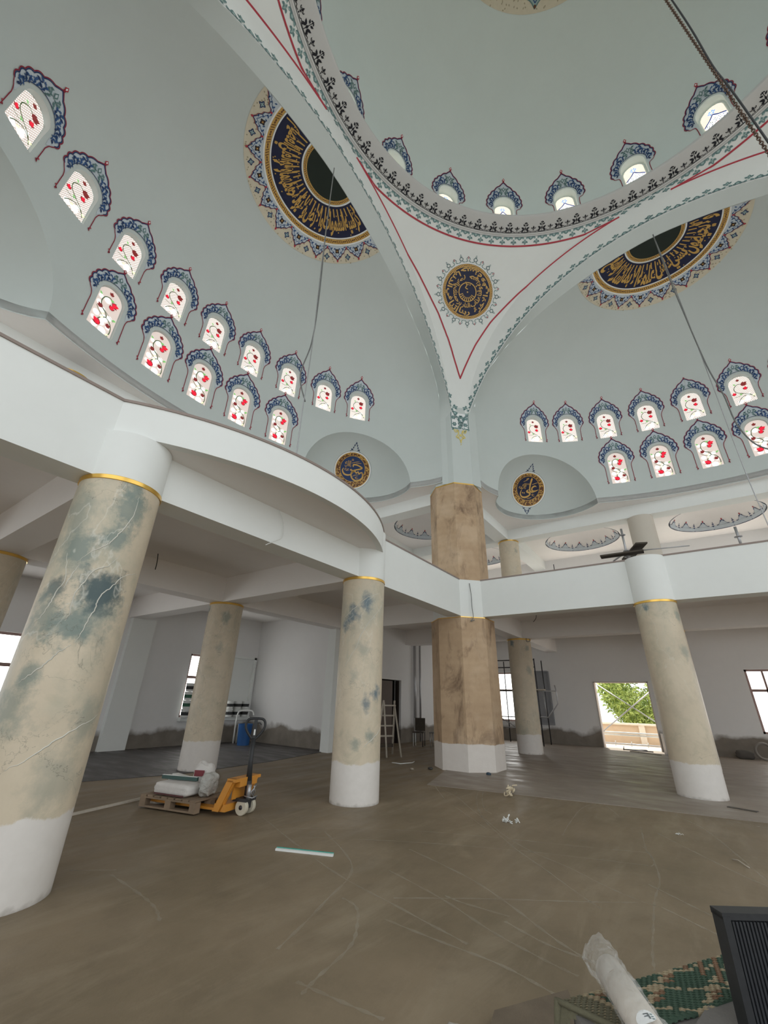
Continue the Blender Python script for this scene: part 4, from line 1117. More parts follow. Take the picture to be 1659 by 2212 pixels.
for k in range(400):
    t = random.uniform(0, 2 * PI); r = random.uniform(2.9, 3.42); ca_.petal(r * math.cos(t), r * math.sin(t), .06, .04, random.uniform(0, 6), 'tan', 2)
ca_.build('crown_medallion', projector(DOMEB, (CX, CY, 21), (-1, 0, 0), (0, 1, 0), (0, 0, 1)), dome, .003, .4)

# ---- name medallions in the exedrae
def name_med(which):
    a = Art(); R_ = .60
    a.ring(.001, .62, 'brown', 1, 56, nr=5); a.ring(.600, .625, 'gold', 3, 56); a.ring(.665, .675, 'grey', 1, 64); a.ring(.625, .665, 'white', 1, 64)
    cy_ = .06
    v = [(.455 * math.cos(2 * PI * k / 48), cy_ + .455 * math.sin(2 * PI * k / 48)) for k in range(48)]
    for i in range(220):
        t = random.uniform(0, 2 * PI); r = random.uniform(.40, .59); x, y = r * math.cos(t), r * math.sin(t)
        if math.hypot(x, y - cy_) > .47: a.petal(x, y, .065, .035, random.uniform(0, 6), 'gold', 2)
    a.poly(v, 'navy' if which == 'A' else 'dnavy', 4); a.stroke(v, .016, 'gold', 5, 0, True)
    for s_ in (1, -1):
        y0 = .68 * s_
        for m_ in (-1, 1):
            a.stroke([(m_ * .2, y0 - .05 * s_), (m_ * .10, y0 + .05 * s_), (0, y0 + .26 * s_)], .014, 'navy', 1, 2)
            for x, y in ((.12, .01), (.06, .07), (.03, .14), (.08, .0)): a.petal(m_ * x, y0 + y * s_, .06, .035, s_ * (PI / 2 - m_ * .7), 'navy', 1)
        a.dia(0, y0 + .06 * s_, .025, .05, 'lblue', 2); a.dia(0, y0 + .24 * s_, .012, .04, 'navy', 2)
        if s_ < 0:
            for m_ in (-1, 1): a.stroke([(0, y0 - .12), (m_ * .06, y0 - .10), (m_ * .08, y0 - .16)], .018, 'navy', 1, 2)
    S = lambda p, l=6: a.stroke(p, .05, 'gold', l, 4)
    if which == 'B':    # ain-lam-ya, hand drawn
        S([(.34, .14, .012), (.27, .17, .05), (.18, .10, .055), (.19, .0, .05), (.30, -.02, .05), (.42, .04, .012)])
        S([(.30, -.03, .03), (.18, -.06, .055), (.10, .0, .055), (.09, .2, .055), (.12, .42, .065), (.13, .44, .02)])
        S([(.18, -.05, .02), (.06, .02, .02), (-.02, -.05, .06), (.10, -.10, .07), (.10, -.18, .05), (-.04, -.27, .07), (-.20, -.27, .06), (-.28, -.16, .045), (-.24, .0, .02)])
        a.dia(-.19, -.11, .03, .03, 'gold', 6); a.dia(-.12, -.11, .03, .03, 'gold', 6)
        S([(.16, .22, .02), (.30, .28, .022), (.40, .30, .008)]); S([(-.2, .30, .01), (-.06, .38, .02), (.0, .44, .02), (-.08, .42, .02), (-.06, .36, .01)])
        S([(.28, -.16, .01), (.2, -.14, .022), (.22, -.20, .022), (.30, -.22, .01)]); S([(.0, -.33, .012), (.12, -.29, .024), (.18, -.26, .01)])
        for k in range(3): a.stroke([(-.02 + .04 * k, .20), (-.02 + .04 * k, .26)], .015, 'gold', 6)
        flat_word(a, 'رضي', -.26, .01, .19, .12, 'gold', 6); flat_word(a, 'الله', -.22, .12, .16, .14, 'gold', 6); flat_word(a, 'عنه', -.37, .03, .15, .10, 'gold', 7)
    else:               # ha-sin-nun, hand drawn
        S([(.02, .14, .03), (.02, .22, .055), (.16, .22, .045), (.34, .14, .05), (.26, .09, .05), (.1, .04, .045), (.02, -.02, .06), (.1, -.01, .04)])
        S([(.36, .0, .01), (.40, -.1, .05), (.34, -.02, .035), (.26, -.08, .05), (.22, .0, .03), (.16, -.06, .05), (.10, .01, .03), (.0, -.04, .05), (.0, .04, .02)])
        S([(.40, -.08, .05), (.38, -.24, .06), (.20, -.34, .065), (.04, -.28, .05), (-.03, -.14, .05), (.0, -.02, .04)])
        S([(.02, -.02, .03), (-.02, -.12, .045), (-.14, -.17, .055), (-.28, -.15, .06), (-.36, -.04, .045), (-.33, .06, .02)])
        a.dia(-.05, .03, .04, .04, 'gold', 6)
        S([(-.05, .27, .014), (.10, .32, .02), (.22, .35, .008)]); S([(.10, .27, .012), (.22, .29, .018), (.30, .29, .008)]); a.ring(.02, .035, 'gold', 6, 10)
        a.i[-1] = ([(x - .03, y + .38) for x, y in a.i[-1][0]],) + a.i[-1][1:]
        S([(.02, -.2, .01), (.12, -.14, .022), (.24, -.12, .01)]); S([(.22, -.19, .02), (.14, -.22, .02), (.2, -.27, .02), (.25, -.24, .01)])
        flat_word(a, 'رضي', -.30, .10, .24, .11, 'gold', 6); flat_word(a, 'الله', -.30, .19, .22, .15, 'gold', 6); flat_word(a, 'عنه', -.29, -.03, .17, .11, 'gold', 6)
    a.i = [([(x * 1.03, y * 1.03) for x, y in v], f, c, l) for v, f, c, l in a.i]
    return a
for s in 'AB':
    T = sideT(s); n = T(Vector((-.656, .755, 0))); ctr = T(Vector((2.55, 2.25, 9.0)))
    U = Vector((n.y, -n.x, 0))
    dn = (n + Vector((0, 0, .30))).normalized(); Vv = U.cross(dn) * 1.0
    if Vv.z < 0: Vv = -Vv
    name_med(s).build('name_medallion', projector(SEMI[s + 'x'], Vector(ctr) + n * .55, U, Vv, dn, 0), SEMI[s + 'o'], .003, .15)
# ---- crown borders of the small gallery domes
cb = Art(); NB = 14; wM = 2 * PI * 1.5 / NB
def cbm(): 
    a = Art()
    for s_ in (-1, 1):
        a.stroke([(s_ * wM / 2, .13), (s_ * .20, .14), (s_ * .12, .20), (s_ * .06, .27), (0, .34)], .022, 'navy', 2, 3)
        a.stroke([(s_ * wM / 2, .02), (s_ * .2, .03), (s_ * .1, .10), (0, .02)], .018, 'navy', 2, 3)
        for x, y, g in ((.28, .07, .4), (.2, .09, 2.0), (.25, .04, 3.0), (.13, .05, 1.0), (.05, .25, 1.5), (.31, .1, 1.4), (.16, .13, .8)): a.petal(s_ * x, y, .075, .045, g if s_ > 0 else PI - g, 'navy', 2)
        a.petal(wM / 2 * s_, .20, .05, .03, PI / 2 + s_ * .9, 'navy', 2)
    a.dia(0, .10, .09, .09, 'tan', 3); a.dia(0, .10, .05, .05, 'cream', 4); a.dia(0, .36, .03, .04, 'lred', 3); a.dot(0, .23, .03, 'lblue', 3, 6)
    a.poly([(-wM / 2, 0), (wM / 2, 0), (wM / 2, .13), (.16, .16), (0, .32), (-.16, .16), (-wM / 2, .13)], 'lblue', 1)
    a.stroke([(wM / 2, .2), (wM / 2, .30)], .02, 'navy', 2)
    return a
unit = cbm()
for k in range(NB): cb.put(unit, lambda x, y: (x + k * wM, y))
cb.stroke([(wM * NB * k / 96, .0) for k in range(97)], .02, 'navy', 3)
def gmap(x, y, h):
    z = 8.17 + y + .01; r = gdr(z) - h - .012; t = x / 1.5; return (r * math.cos(t), r * math.sin(t), z)
o0 = cb.build('crown_border', gmap, GDO[0][0], .003)
for o, c in GDO[1:]:
    d = o0.copy(); COL.objects.link(d); d.parent = o

# ================================================================= THINGS
STEEL = M('galvanised_tube', (0.42, 0.42, 0.43), 0.4, 0.7, 0.15, 20)
DSTEEL = M('dark_steel', (0.06, 0.06, 0.065), 0.45, 0.6)
WOOD = M('rough_pallet_wood', (0.25, 0.18, 0.12), 0.8, 0, 0.35, 9, .3)
BOARD = M('dark_scaffold_board', (0.060, 0.048, 0.035), 0.8, 0, 0.3, 12, .3)
LWOOD = M('pale_dusty_wood', (0.50, 0.45, 0.38), 0.8, 0, 0.2, 14)
ORANGE = M('orange_enamel', (0.62, 0.26, 0.035), 0.42, 0, 0.12, 6)
BLACKP = M('black_enamel', (0.022, 0.023, 0.025), 0.5, 0, .4, 30)
WHEEL = M('cream_nylon_wheel', (0.58, 0.53, 0.42), 0.5)
SACK = M('white_sack_paper', (0.66, 0.63, 0.60), 0.7, 0, 0.12, 8, .4)
PLAST = M('white_plastic', (0.74, 0.75, 0.73), 0.4)
WIRE = M('grey_cable', (0.16, 0.165, 0.16), 0.6)
# floor scratches, traced as thin worn ribbons in the screed
SCR = [[[0.99,-1.09],[1.34,-2.57],[1.8,-3.75],[2.31,-4.68],[2.73,-5.23],[3.15,-5.72],[3.61,-6.17],[3.97,-6.54],[4.24,-6.79]],[[1.18,-1.69],[1.57,-2.95],[2.03,-3.99],[2.28,-4.29]],[[0.29,-2.55],[1.21,-3.81],[1.9,-4.51],[2.53,-5.13]],[[0.66,-3.03],[1.28,-3.49],[1.85,-4.15],[2.36,-4.71],[2.84,-5.27],[3.32,-5.68],[3.79,-5.94],[4.19,-6.23],[4.48,-6.38],[4.62,-6.41]],[[0.4,-6.97],[1.49,-6.08],[2.4,-5.59],[3.66,-5.11],[4.42,-4.8]],[[0.93,-6.99],[2.1,-6.27],[3.23,-5.72],[4.46,-5.3]],[[3.44,-4.76],[3.37,-4.08],[3.31,-2.83],[3.51,-2.29],[3.9,-3.1]],[[4.22,-3.5],[4.37,-4.57],[4.48,-5.01],[4.59,-5.68],[4.59,-6.28],[4.62,-6.84],[4.65,-7.31],[4.68,-7.55]],[[4.35,-4.59],[4.5,-5.09],[4.49,-5.31]],[[2.17,-6.54],[3.05,-6.88],[3.59,-7.21],[4.05,-7.55],[4.36,-7.72]],[[2.35,-7.23],[3.06,-7.47],[3.62,-7.73],[4.04,-7.87],[4.29,-7.93]],[[2.89,-8.09],[3.35,-8.11],[3.85,-8.12],[4.22,-8.21]],[[2.39,-8.01],[2.59,-8.07],[2.79,-8.31],[2.93,-8.57],[2.99,-8.95],[3.03,-9.14]],[[2.92,-9.07],[3.26,-9.04],[3.53,-9.01]],[[0.37,-9.01],[0.97,-9.05],[1.33,-9.1],[1.57,-9.19]],[[2.74,-7.73],[3.38,-7.23],[4.05,-6.76],[4.48,-6.43]],[[4.65,-6.41],[4.88,-6.58],[5.06,-6.71]],[[4.51,-5.9],[4.81,-6.16],[5.04,-6.36]],[[4.41,-1.13],[4.6,-2.3],[4.91,-2.9],[5.15,-3.67],[5.48,-5.03]],[[4.44,-3.75],[4.86,-4.38],[5.27,-4.97],[5.46,-5.18]],[[3.66,-7.52],[4.02,-7.66],[4.36,-7.69]],[[0.29,-8.93],[-0.04,-9.21]],[[3.66,-7.42],[3.26,-7.43],[3.07,-7.4]],[[0.93,-6.65],[1.98,-7.37],[2.33,-8.18],[2.56,-8.9]],[[-0.33,-6.67],[1.76,-7.55],[2.87,-7.85],[3.57,-8.02]],[[4.45,-1.81],[4.96,-1.97],[5.73,-2.35]]]
scm, nt, b = nodemat('pale_scratch'); v, _ = objco(nt)
nt.links.new(mixc(nt, noise(nt, v, 9, 5, .7), (0.36, 0.31, 0.235), (0.55, 0.49, 0.39)), b.inputs['Base Color']); b.inputs['Roughness'].default_value = .7
k_ = ramp(nt, noise(nt, v, 3, 5, .75), .25, .7); nt.links.new(mth(nt, 'MULTIPLY', k_, .5), b.inputs['Alpha'])
m = MB()
for li, l in enumerate(SCR):
    p = catmull([(x, y, (.016 if li < 9 else .022)) for x, y in l], 8); n = len(p)
    for i, q in enumerate(p):
        a_, b_ = p[max(i - 1, 0)], p[min(i + 1, n - 1)]; dx, dy = b_[0] - a_[0], b_[1] - a_[1]; L = math.hypot(dx, dy) or 1; w_ = q[2] * (.5 + .3 * math.sin(i * 1.7 + li))
        m.v += [(q[0] - dy / L * w_, q[1] + dx / L * w_, .0015), (q[0] + dy / L * w_, q[1] - dx / L * w_, .0015)]
        if i: k = len(m.v) - 4; m.f.append((k, k + 1, k + 3, k + 2)); m.m.append(0); m.sm.append(False)
m.mi(scm); o = m.obj('scratch_marks', fl); tag(o, kind='stuff')

def boxobj(name, parent, mat, x0, x1, y0, y1, z0, z1, T=None): return MB().box(x0, x1, y0, y1, z0, z1, None, T).obj(name, parent, mat)
def bevel(o, w=.01, seg=2):
    bm = bmesh.new(); bm.from_mesh(o.data); bmesh.ops.bevel(bm, geom=list(bm.edges), offset=w, segments=seg, affect='EDGES', profile=.6); bm.to_mesh(o.data); bm.free(); return o
def pillow(lx, ly, lz, n=20, rough=.02, pw=.45, seed=1):
    """a stuffed sack: rounded box with slumped corners and creases, resting on z=0"""
    rnd = random.Random(seed); ph = [rnd.uniform(0, 6) for _ in range(6)]; m = MB(); V = []
    for i in range(n + 1):
        v = -PI / 2 + PI * i / n
        for j in range(2 * n):
            u_ = 2 * PI * j / (2 * n); sg = lambda t, e: math.copysign(abs(t) ** e, t)
            x, y, z = sg(math.cos(v), pw) * sg(math.cos(u_), pw), sg(math.cos(v), pw) * sg(math.sin(u_), pw), sg(math.sin(v), .7)
            d = 1 + rough * (math.sin(5 * x + ph[0]) + math.sin(7 * y + ph[1]) + math.sin(9 * z + 6 * x + ph[2]) + .7 * math.sin(15 * y + 8 * z + ph[3]))
            V.append((x * lx / 2 * d, y * ly / 2 * d, max(0, (z * lz / 2) * d + lz / 2)))
    return m.add(V, [(i * 2 * n + j, i * 2 * n + (j + 1) % (2 * n), (i + 1) * 2 * n + (j + 1) % (2 * n), (i + 1) * 2 * n + j) for i in range(n) for j in range(2 * n)], None, True)

# ---- pallet truck
pt = thing('pallet_truck', 'orange hand pallet truck with tall black handle carrying the loaded pallet', 'pallet truck', (-.5, -6.8, 0), .24)
for y in (-.085, .085):
    w_ = MB().lathe([(.03, -.03), (.092, -.03), (.10, -.022), (.10, .022), (.092, .03), (.03, .03)], 28).obj('wheel', pt, WHEEL, 40); w_.rotation_euler = (PI / 2, 0, 0); w_.location = (0, y, .10)
    h_ = MB().lathe([(.001, -.034), (.028, -.034), (.028, .034), (.001, .034)], 12).obj('hub', w_, DSTEEL)
fr = MB(); fr.box(-1.75, -.22, -.27, -.12, .065, .095); fr.box(-1.75, -.22, .12, .27, .065, .095)
fr.box(-.34, -.14, -.28, .28, .06, .15)
fr.obj('fork', pt, ORANGE)
m = MB()
for y0, y1 in ((-.28, -.255), (.255, .28)):        # slanting side plates
    m.add([(-.34, y0, .06), (-.22, y0, .06), (-.02, y0, .47), (-.13, y0, .47), (-.34, y1, .06), (-.22, y1, .06), (-.02, y1, .47), (-.13, y1, .47)], [(0, 1, 2, 3), (7, 6, 5, 4), (0, 4, 5, 1), (1, 5, 6, 2), (2, 6, 7, 3), (3, 7, 4, 0)])
m.add([(-.35, -.30, .06), (-.24, -.30, .06), (-.05, -.30, .45), (-.16, -.30, .45), (-.35, -.21, .06), (-.24, -.21, .06), (-.05, -.21, .45), (-.16, -.21, .45)], [(0, 1, 2, 3), (7, 6, 5, 4), (0, 4, 5, 1), (1, 5, 6, 2), (2, 6, 7, 3), (3, 7, 4, 0)])
m.box(-.16, -.0, -.30, .28, .43, .47); m.box(-.12, .0, -.2, .2, .36, .43); m.box(-.12, -.10, -.2, .2, .2, .36)
m.obj('frame', pt, ORANGE)
boxobj('label_plate', pt, PLAST, -.125, -.121, -.19, -.06, .23, .33)
m = MB(); m.box(-.16, .08, -.12, .12, .17, .21); m.tube([(-.0, 0, .16), (-.0, 0, .42)], .045, 12); m.box(-.05, .05, -.09, .09, .08, .19)
m.obj('pump_base', pt, DSTEEL)
MB().tube([(.06, -.05, .2), (.06, -.05, .38)], .032, 12).obj('pump_cylinder', pt, STEEL)
m = MB()
for k in range(3): m.tube([(.06 + .02 * k, .05, .2), (.08, .07 - .05 * k, .28), (.10, .03 * k, .36)], .008, 6)
m.tube([(.02, -.09, .24), (.14, -.06, .22), (.16, .02, .24)], .010, 6); m.obj('linkage', pt, STEEL)
m = MB(); m.tube([(.0, 0, .36), (-.02, 0, .66), (-.02, 0, .98)], [.045, .036, .034], 12)
m.obj('handle', pt, BLACKP)
Tm = Matrix.Rotation(.63, 4, 'Z')
lp = [(0, 0, .94), (.10, 0, 1.05), (.145, 0, 1.14), (.13, 0, 1.22), (.07, 0, 1.25), (-.07, 0, 1.25), (-.13, 0, 1.22), (-.145, 0, 1.14), (-.10, 0, 1.05), (0, 0, .94)]
m = MB(); m.tube([tuple(Tm @ Vector(p) + Vector((-.02, 0, 0))) for p in catmull(lp, 4)], .019, 8); m.box(-.026, .026, -.012, .012, .96, 1.25, None, Matrix.Translation((-.02, 0, 0)) @ Tm); m.tube([tuple(Tm @ Vector(p) + Vector((-.02, 0, 0))) for p in ((.0, 0, 1.19), (.07, 0, 1.19), (.09, 0, 1.16))], .008, 6)
m.obj('handle_loop', pt, BLACKP)
boxobj('handle_label', pt, PLAST, -.012, .012, -.018, -.014, 1.02, 1.10, Matrix.Translation((-.02, 0, 0)) @ Tm)
# ---- pallet and its load
pl_ = thing('pallet', 'battered wooden pallet lifted on the orange truck forks', 'pallet', (-1.58, -7.13, 0.0), .24)
for k in range(8): boxobj('deck_board', pl_, WOOD, -.50 + k * .137, -.50 + k * .137 + .105, -.36, .34, .155 + .002 * (k % 3), .178 + .002 * (k % 2))
for y in (-.36, -.06, .24):
    boxobj('stringer', pl_, WOOD, -.5, .58, y, y + .1, .135, .155)
    for x in (-.50, -.0, .47): boxobj('block', pl_, WOOD, x, x + .11, y, y + .1, .045, .135)
    boxobj('runner', pl_, WOOD, -.50, .58, y, y + .1, .022, .045)
def on_pallet(name, label, cat, x, y, z, rz, mb, mat, part=None, sharp=None):
    o = mb.obj(name, None, mat, sharp); c, s_ = math.cos(.24), math.sin(.24)
    o.location = (-1.58 + x * c - y * s_, -7.13 + x * s_ + y * c, z); o.rotation_euler = (0, 0, .24 + rz); return tag(o, label, cat)
ZP = .183
o = on_pallet('sack', 'flat white powder sack in front on the pallet, dark seam along its foot', 'sack', .02, -.17, ZP, -.02, pillow(.70, .34, .17, seed=2, pw=.28, rough=.010), SACK)
MB().box(-.28, .30, -.182, -.176, .015, .035).obj('seam', o, M('maroon_seam', (.10, .03, .03)))
on_pallet('sack', 'white powder sack at the far left end of the pallet', 'sack', -.27, .20, ZP, .15, pillow(.46, .26, .15, seed=5, pw=.3, rough=.012), SACK)
o = on_pallet('sack', 'crumpled upright white sack with a dark red print', 'sack', .14, .19, ZP, .3, pillow(.30, .24, .40, seed=9, pw=.6, rough=.05), SACK)
MB().box(-.09, .07, -.142, -.136, .22, .30).obj('red_print', o, M('dark_red_print', (.22, .04, .05)))
PF, nt, b = nodemat('clear_film'); b.inputs['Base Color'].default_value = (.95, .95, .93, 1); b.inputs['Roughness'].default_value = .12
b.inputs['Alpha'].default_value = .22; v, _ = objco(nt); bump(nt, b, noise(nt, v, 22, 4, .6), .03, .9)
DPF, nt, b = nodemat('dusty_film'); b.inputs['Base Color'].default_value = (.55, .54, .50, 1); b.inputs['Roughness'].default_value = .3
b.inputs['Alpha'].default_value = .85; v, _ = objco(nt); bump(nt, b, noise(nt, v, 14, 4, .6), .05, 1)
on_pallet('plastic_bag', 'bunched clear plastic bag next to the orange frame', 'bag', .475, -.04, ZP, .1, pillow(.17, .34, .30, seed=12, pw=.7, rough=.06), DPF)
GREEN = M('dark_green_level', (.04, .09, .08), .4)
o = on_pallet('spirit_level', 'dark green and white spirit level lying over the sacks', 'spirit level', -.05, -.10, .360, .12, MB().box(-.32, .32, -.02, .02, 0, .05), GREEN)
MB().box(-.32, .32, -.021, .021, .05, .055).obj('edge', o, PLAST)
on_pallet('trowel_board', 'white smoothing board sticking out over the load to the left', 'board', -.30, .20, .345, -.35, MB().box(-.26, .22, -.05, .05, 0, .02), PLAST)
bt = MB().box(0, 1.62, -.02, .02, 0, .03).obj('batten', None, LWOOD, None, (-2.15, -8.6, .0), 1.82); tag(bt, 'long pale batten on the floor between big column and pallet', 'batten')
# ---- raised pale veins brushed on the two near columns
V1 = [[(0.098, 3.598), (0.106, 3.396), (-0.011, 3.211), (-0.116, 3.115), (-0.248, 2.995), (-0.526, 2.893), (-0.776, 2.757)], [(0.774, 2.783), (0.357, 2.707), (0.088, 2.564), (-0.092, 2.443), (-0.111, 2.326), (-0.175, 2.21), (-0.228, 2.084), (-0.296, 1.988)],
 [(0.058, 2.901), (-0.105, 2.771), (-0.353, 2.699), (-0.494, 2.555), (-0.597, 2.434), (-0.565, 2.256), (-0.607, 2.189)], [(-1.071, 2.85), (-0.904, 2.586), (-1.003, 2.447), (-1.034, 2.356), (-1.142, 2.224), (-1.321, 2.139)],
 [(-0.329, 1.974), (-0.532, 1.897), (-0.742, 1.772), (-0.953, 1.692), (-1.105, 1.632)], [(0.812, 1.369), (0.31, 1.279), (-0.071, 1.177), (-0.436, 1.045), (-0.754, 0.965)], [(-0.711, 2.735), (-0.803, 2.589), (-0.852, 2.494)]]
V3 = [[(-0.048, 3.483), (-0.689, 3.37), (-1.205, 3.186), (-1.838, 2.986)], [(0.195, 3.247), (-0.534, 2.935), (-0.931, 2.671), (-1.148, 2.423), (-1.631, 2.104)], [(0.473, 1.131), (-0.323, 0.932), (-0.624, 0.832)]]
VM = M('pale_vein_paint', (.60, .585, .52), .5, 0, .2, 12)
for cname, VV in (('column', V1), ('column.001', V3)):
    c_ = bpy.data.objects[cname]; m = MB(); rv = random.Random(2)
    for l in VV:
        p = catmull(l, 7); p = [(a + rv.uniform(-.012, .012), z + rv.uniform(-.008, .008)) for a, z in p]; n = len(p)
        m.tube([(.4195 * math.cos(a), .4195 * math.sin(a), z) for a, z in p], [.0055 * (.25 + math.sin(PI * (k + .5) / n)) for k in range(n)], 5)
    m.obj('raised_vein', c_, VM)
# ---- things lying on the floor
o = MB().box(0, .68, -.017, .017, 0, .02).obj('metal_profile', None, PLAST, None, (1.02, -7.55, 0), .40); tag(o, 'short white metal profile lying in the middle of the floor', 'profile')
MB().box(0, .68, .017, .021, 0, .028).obj('green_edge', o, M('green_edge', (.03, .28, .22), .5))
def crumple(name, label, cat, x, y, s_, col, seed):
    r = random.Random(seed); m = MB()
    for k in range(9):
        p = [(r.uniform(-1, 1) * s_ * (1 - .07 * k), r.uniform(-.6, .6) * s_, abs(r.gauss(0, .3)) * s_ * .8 + .008)]
        for j in range(4): q = p[-1]; p.append((q[0] + r.uniform(-.4, .4) * s_, q[1] + r.uniform(-.4, .4) * s_, max(.008, q[2] + r.uniform(-.3, .3) * s_)))
        m.tube(catmull(p, 3), s_ * .07, 5)
    return tag(m.obj(name, None, col, None, (x, y, 0)), label, cat)
CRM = M('cream_rag', (.66, .56, .40), .8)
crumple('rope_tangle', 'larger cream tangle of string on the floor before the pier', 'string', 2.02, -2.76, .17, CRM, 3)
crumple('rope_tangle', 'smaller whitish tangle of string nearer the viewer', 'string', 2.68, -4.59, .10, PLAST, 4)
crumple('rope_tangle', 'tiny white scrap on the open floor at the right', 'scrap', 4.68, -3.66, .035, PLAST, 6)
tag(pillow(.13, .10, .06, 8, .08, .8, 3).obj('stone', None, M('dark_stone', (.05, .045, .04)), None, (-.59, -1.07, 0)), 'dark lump of rubble left of the pier foot', 'rubble')
tag(pillow(.10, .06, .05, 8, .08, .8, 4).obj('stone', None, M('pale_stone', (.33, .28, .22)), None, (-.9, -1.45, 0)), 'small pale crumb left of the dark rubble', 'rubble')
tag(pillow(.12, .08, .06, 8, .06, .7, 7).obj('slate_lump', None, M('slate_blue', (.04, .07, .10)), None, (.83, -.80, 0)), 'small slate-blue lump against the pier foot', 'rubble')
tag(MB().box(0, .42, 0, .09, 0, .02).obj('offcut', None, M('dark_offcut', (.07, .06, .05)), None, (5.3, -1.05, 0), -.35), 'dark flat offcut on the floor in front of the right column', 'offcut')
tag(MB().tube([(5.22, -4.45, .01), (5.28, -4.5, .02), (5.33, -4.62, .012), (5.36, -4.68, .01)], .006, 6).obj('twig', None, LWOOD), 'thin bent stick on the floor at the right edge', 'stick')
tag(MB().tube([(-1.9, -.85, .02), (-1.62, -.85, .02), (-1.5, -.45, .02), (-1.58, -.2, .02)], .012, 6).obj('bent_strip', None, PLAST), 'bent white strip on the floor beside the stepladder', 'strip')
tag(MB().box(0, 1.25, 0, .2, 0, .03).obj('plank', None, LWOOD, None, (2.75, 8.35, 0.012), -.55), 'pale plank on the floor at the doorway sill', 'plank')
m = MB(); 
for p in ([(0, 0, .03), (1.0, -.25, .03)], [(0, 0, .03), (.75, .22, .03)], [(0, -.08, .02), (.0, .1, .12)], [(.75, .22, .03), (.78, .1, .03)]): m.tube(p, .018, 6)
tag(m.obj('steel_stand', None, DSTEEL, None, (2.5, 8.8, .012)), 'flat black steel stand on the doorway sill', 'stand')
# ---- stepladder by the inner door
ld = thing('stepladder', 'paint-splashed wooden stepladder leaning in front of the dark door', 'ladder', (-2.75, .25, 0), 1.05)
for x in (-.24, .24): MB().tube([(x * 1.25, .38, .02), (x * .8, .05, 1.55)], .032, 6).obj('rail', ld, LWOOD)
for x in (-.2, .2): MB().tube([(x * 1.2, -.35, .02), (x * .9, .05, 1.5)], .026, 6).obj('rail', ld, LWOOD)
for k in range(5):
    t = (k + .8) / 5.2; boxobj('step', ld, LWOOD if k != 0 else BOARD, -.27 + .06 * t, .27 - .06 * t, .36 - .33 * t - .06, .36 - .33 * t + .06, 1.5 * t, 1.5 * t + (.04 if k else .09))
# ---- chair, stool, pipes at the inner corner
ch = thing('chair', 'dark old chair with white-splashed legs by the corner pipes', 'chair', (-3.75, 3.75, 0), .3)
for x, y in ((-.18, -.18), (.18, -.18), (-.18, .18), (.18, .18)): MB().tube([(x, y, 0), (x, y, .45)], .018, 6).obj('leg', ch, PLAST if x < 0 else DSTEEL)
boxobj('seat', ch, BOARD, -.21, .21, -.21, .21, .45, .48)
boxobj('backrest', ch, BOARD, -.2, .2, .18, .21, .5, .95)
st = thing('stool', 'low metal-framed stool right of the old chair', 'stool', (-3.15, 3.95, 0), .2)
for x, y in ((-.16, -.16), (.16, -.16), (-.16, .16), (.16, .16)): MB().tube([(x, y, 0), (x, y, .46)], .014, 6).obj('leg', st, STEEL)
boxobj('seat', st, M('stool_grey', (.16, .15, .14)), -.19, .19, -.19, .19, .46, .49)
for i, y in enumerate((5.05, 5.5)):
    p = MB().tube([(-4.70, y, 0), (-4.70, y, 4.42)], (.06, .045)[i], 12); o = p.obj('drain_pipe', None, STEEL); tag(o, ('thick grey pipe rising to the ceiling in the inner corner', 'thinner grey pipe just right of the thick one')[i], 'pipe', kind='structure')
o = MB().tube([(-4.55, 4.8, .62), (-4.0, 4.6, .62)], .03, 8).obj('valve_pipe', None, PLAST); o2 = MB().tube([(-4.55, 4.8, .0), (-4.55, 4.8, .9)], .03, 8).obj('riser', o, PLAST); tag(o, 'short white water pipes with a valve low in the inner corner', 'pipe')
# ---- blue bin and white frame near the left aisle corner
bb = MB().lathe([(.20, 0), (.24, .62), (.25, .66), (.22, .66), (.18, .05)], 20).obj('blue_bin', None, M('blue_plastic', (.02, .10, .30), .5), 40, (-8.0, -1.05, .012)); tag(bb, 'blue plastic bin behind the pallet truck handle', 'bin')
fx = thing('tube_frame', 'white plastic tube frame leaning by the blue bin', 'frame', (-8.68, -.70, .012), 0)
MB().tube(catmull([(0, -.25, 0), (0, -.25, .9), (.05, -.1, 1.05), (.3, .15, 1.05), (.36, .2, .9)], 4), .028, 8).obj('tube', fx, PLAST)
MB().tube([(0, -.12, 0), (0, -.12, .62), (.3, .1, .62)], .024, 8).obj('tube', fx, PLAST)
# ---- paint buckets on the sills
BL = M('bucket_print_black', (.03, .03, .03)); BG = M('bucket_print_green', (.03, .12, .07))
def bucket_proto():
    o = thing('paint_bucket', 'x', 'bucket'); 
    MB().lathe([(.001, 0), (.13, 0), (.15, .24), (.001, .24)], 20).obj('pail', o, PLAST, 40); MB().lathe([(.001, .235), (.158, .235), (.158, .262), (.001, .268)], 20).obj('lid', o, PLAST, 40)
    MB().lathe([(.141, .07), (.148, .17)], 20).obj('print_band', o, BL); MB().tube([(.155 * math.cos(a), .155 * math.sin(a), .20 - .07 * math.sin(a) ** 2) for a in [-1.4 + .35 * k for k in range(9)]], .004, 5).obj('handle', o, DSTEEL)
    return o
bk = bucket_proto(); first = True
def put_bucket(x, y, z, rz, label, green=False):
    global first
    o = bk if first else copy_tree(bk); first = False
    o.location = (x, y, z); o.rotation_euler = (0, 0, rz); o['label'] = label; o['group'] = 'paint buckets on the left window sill'
    if green:
        for c in o.children:
            if c.name.startswith('print'): c.data = c.data.copy(); c.data.materials.clear(); c.data.materials.append(BG)
lv = ('bottom', 'second', 'third', 'top')
for k in range(4): put_bucket(-9.0, -2.82, .852 + .268 * k, k, 'paint bucket under the half-hidden window, %s of the four-high stack' % lv[k], k in (1, 2))
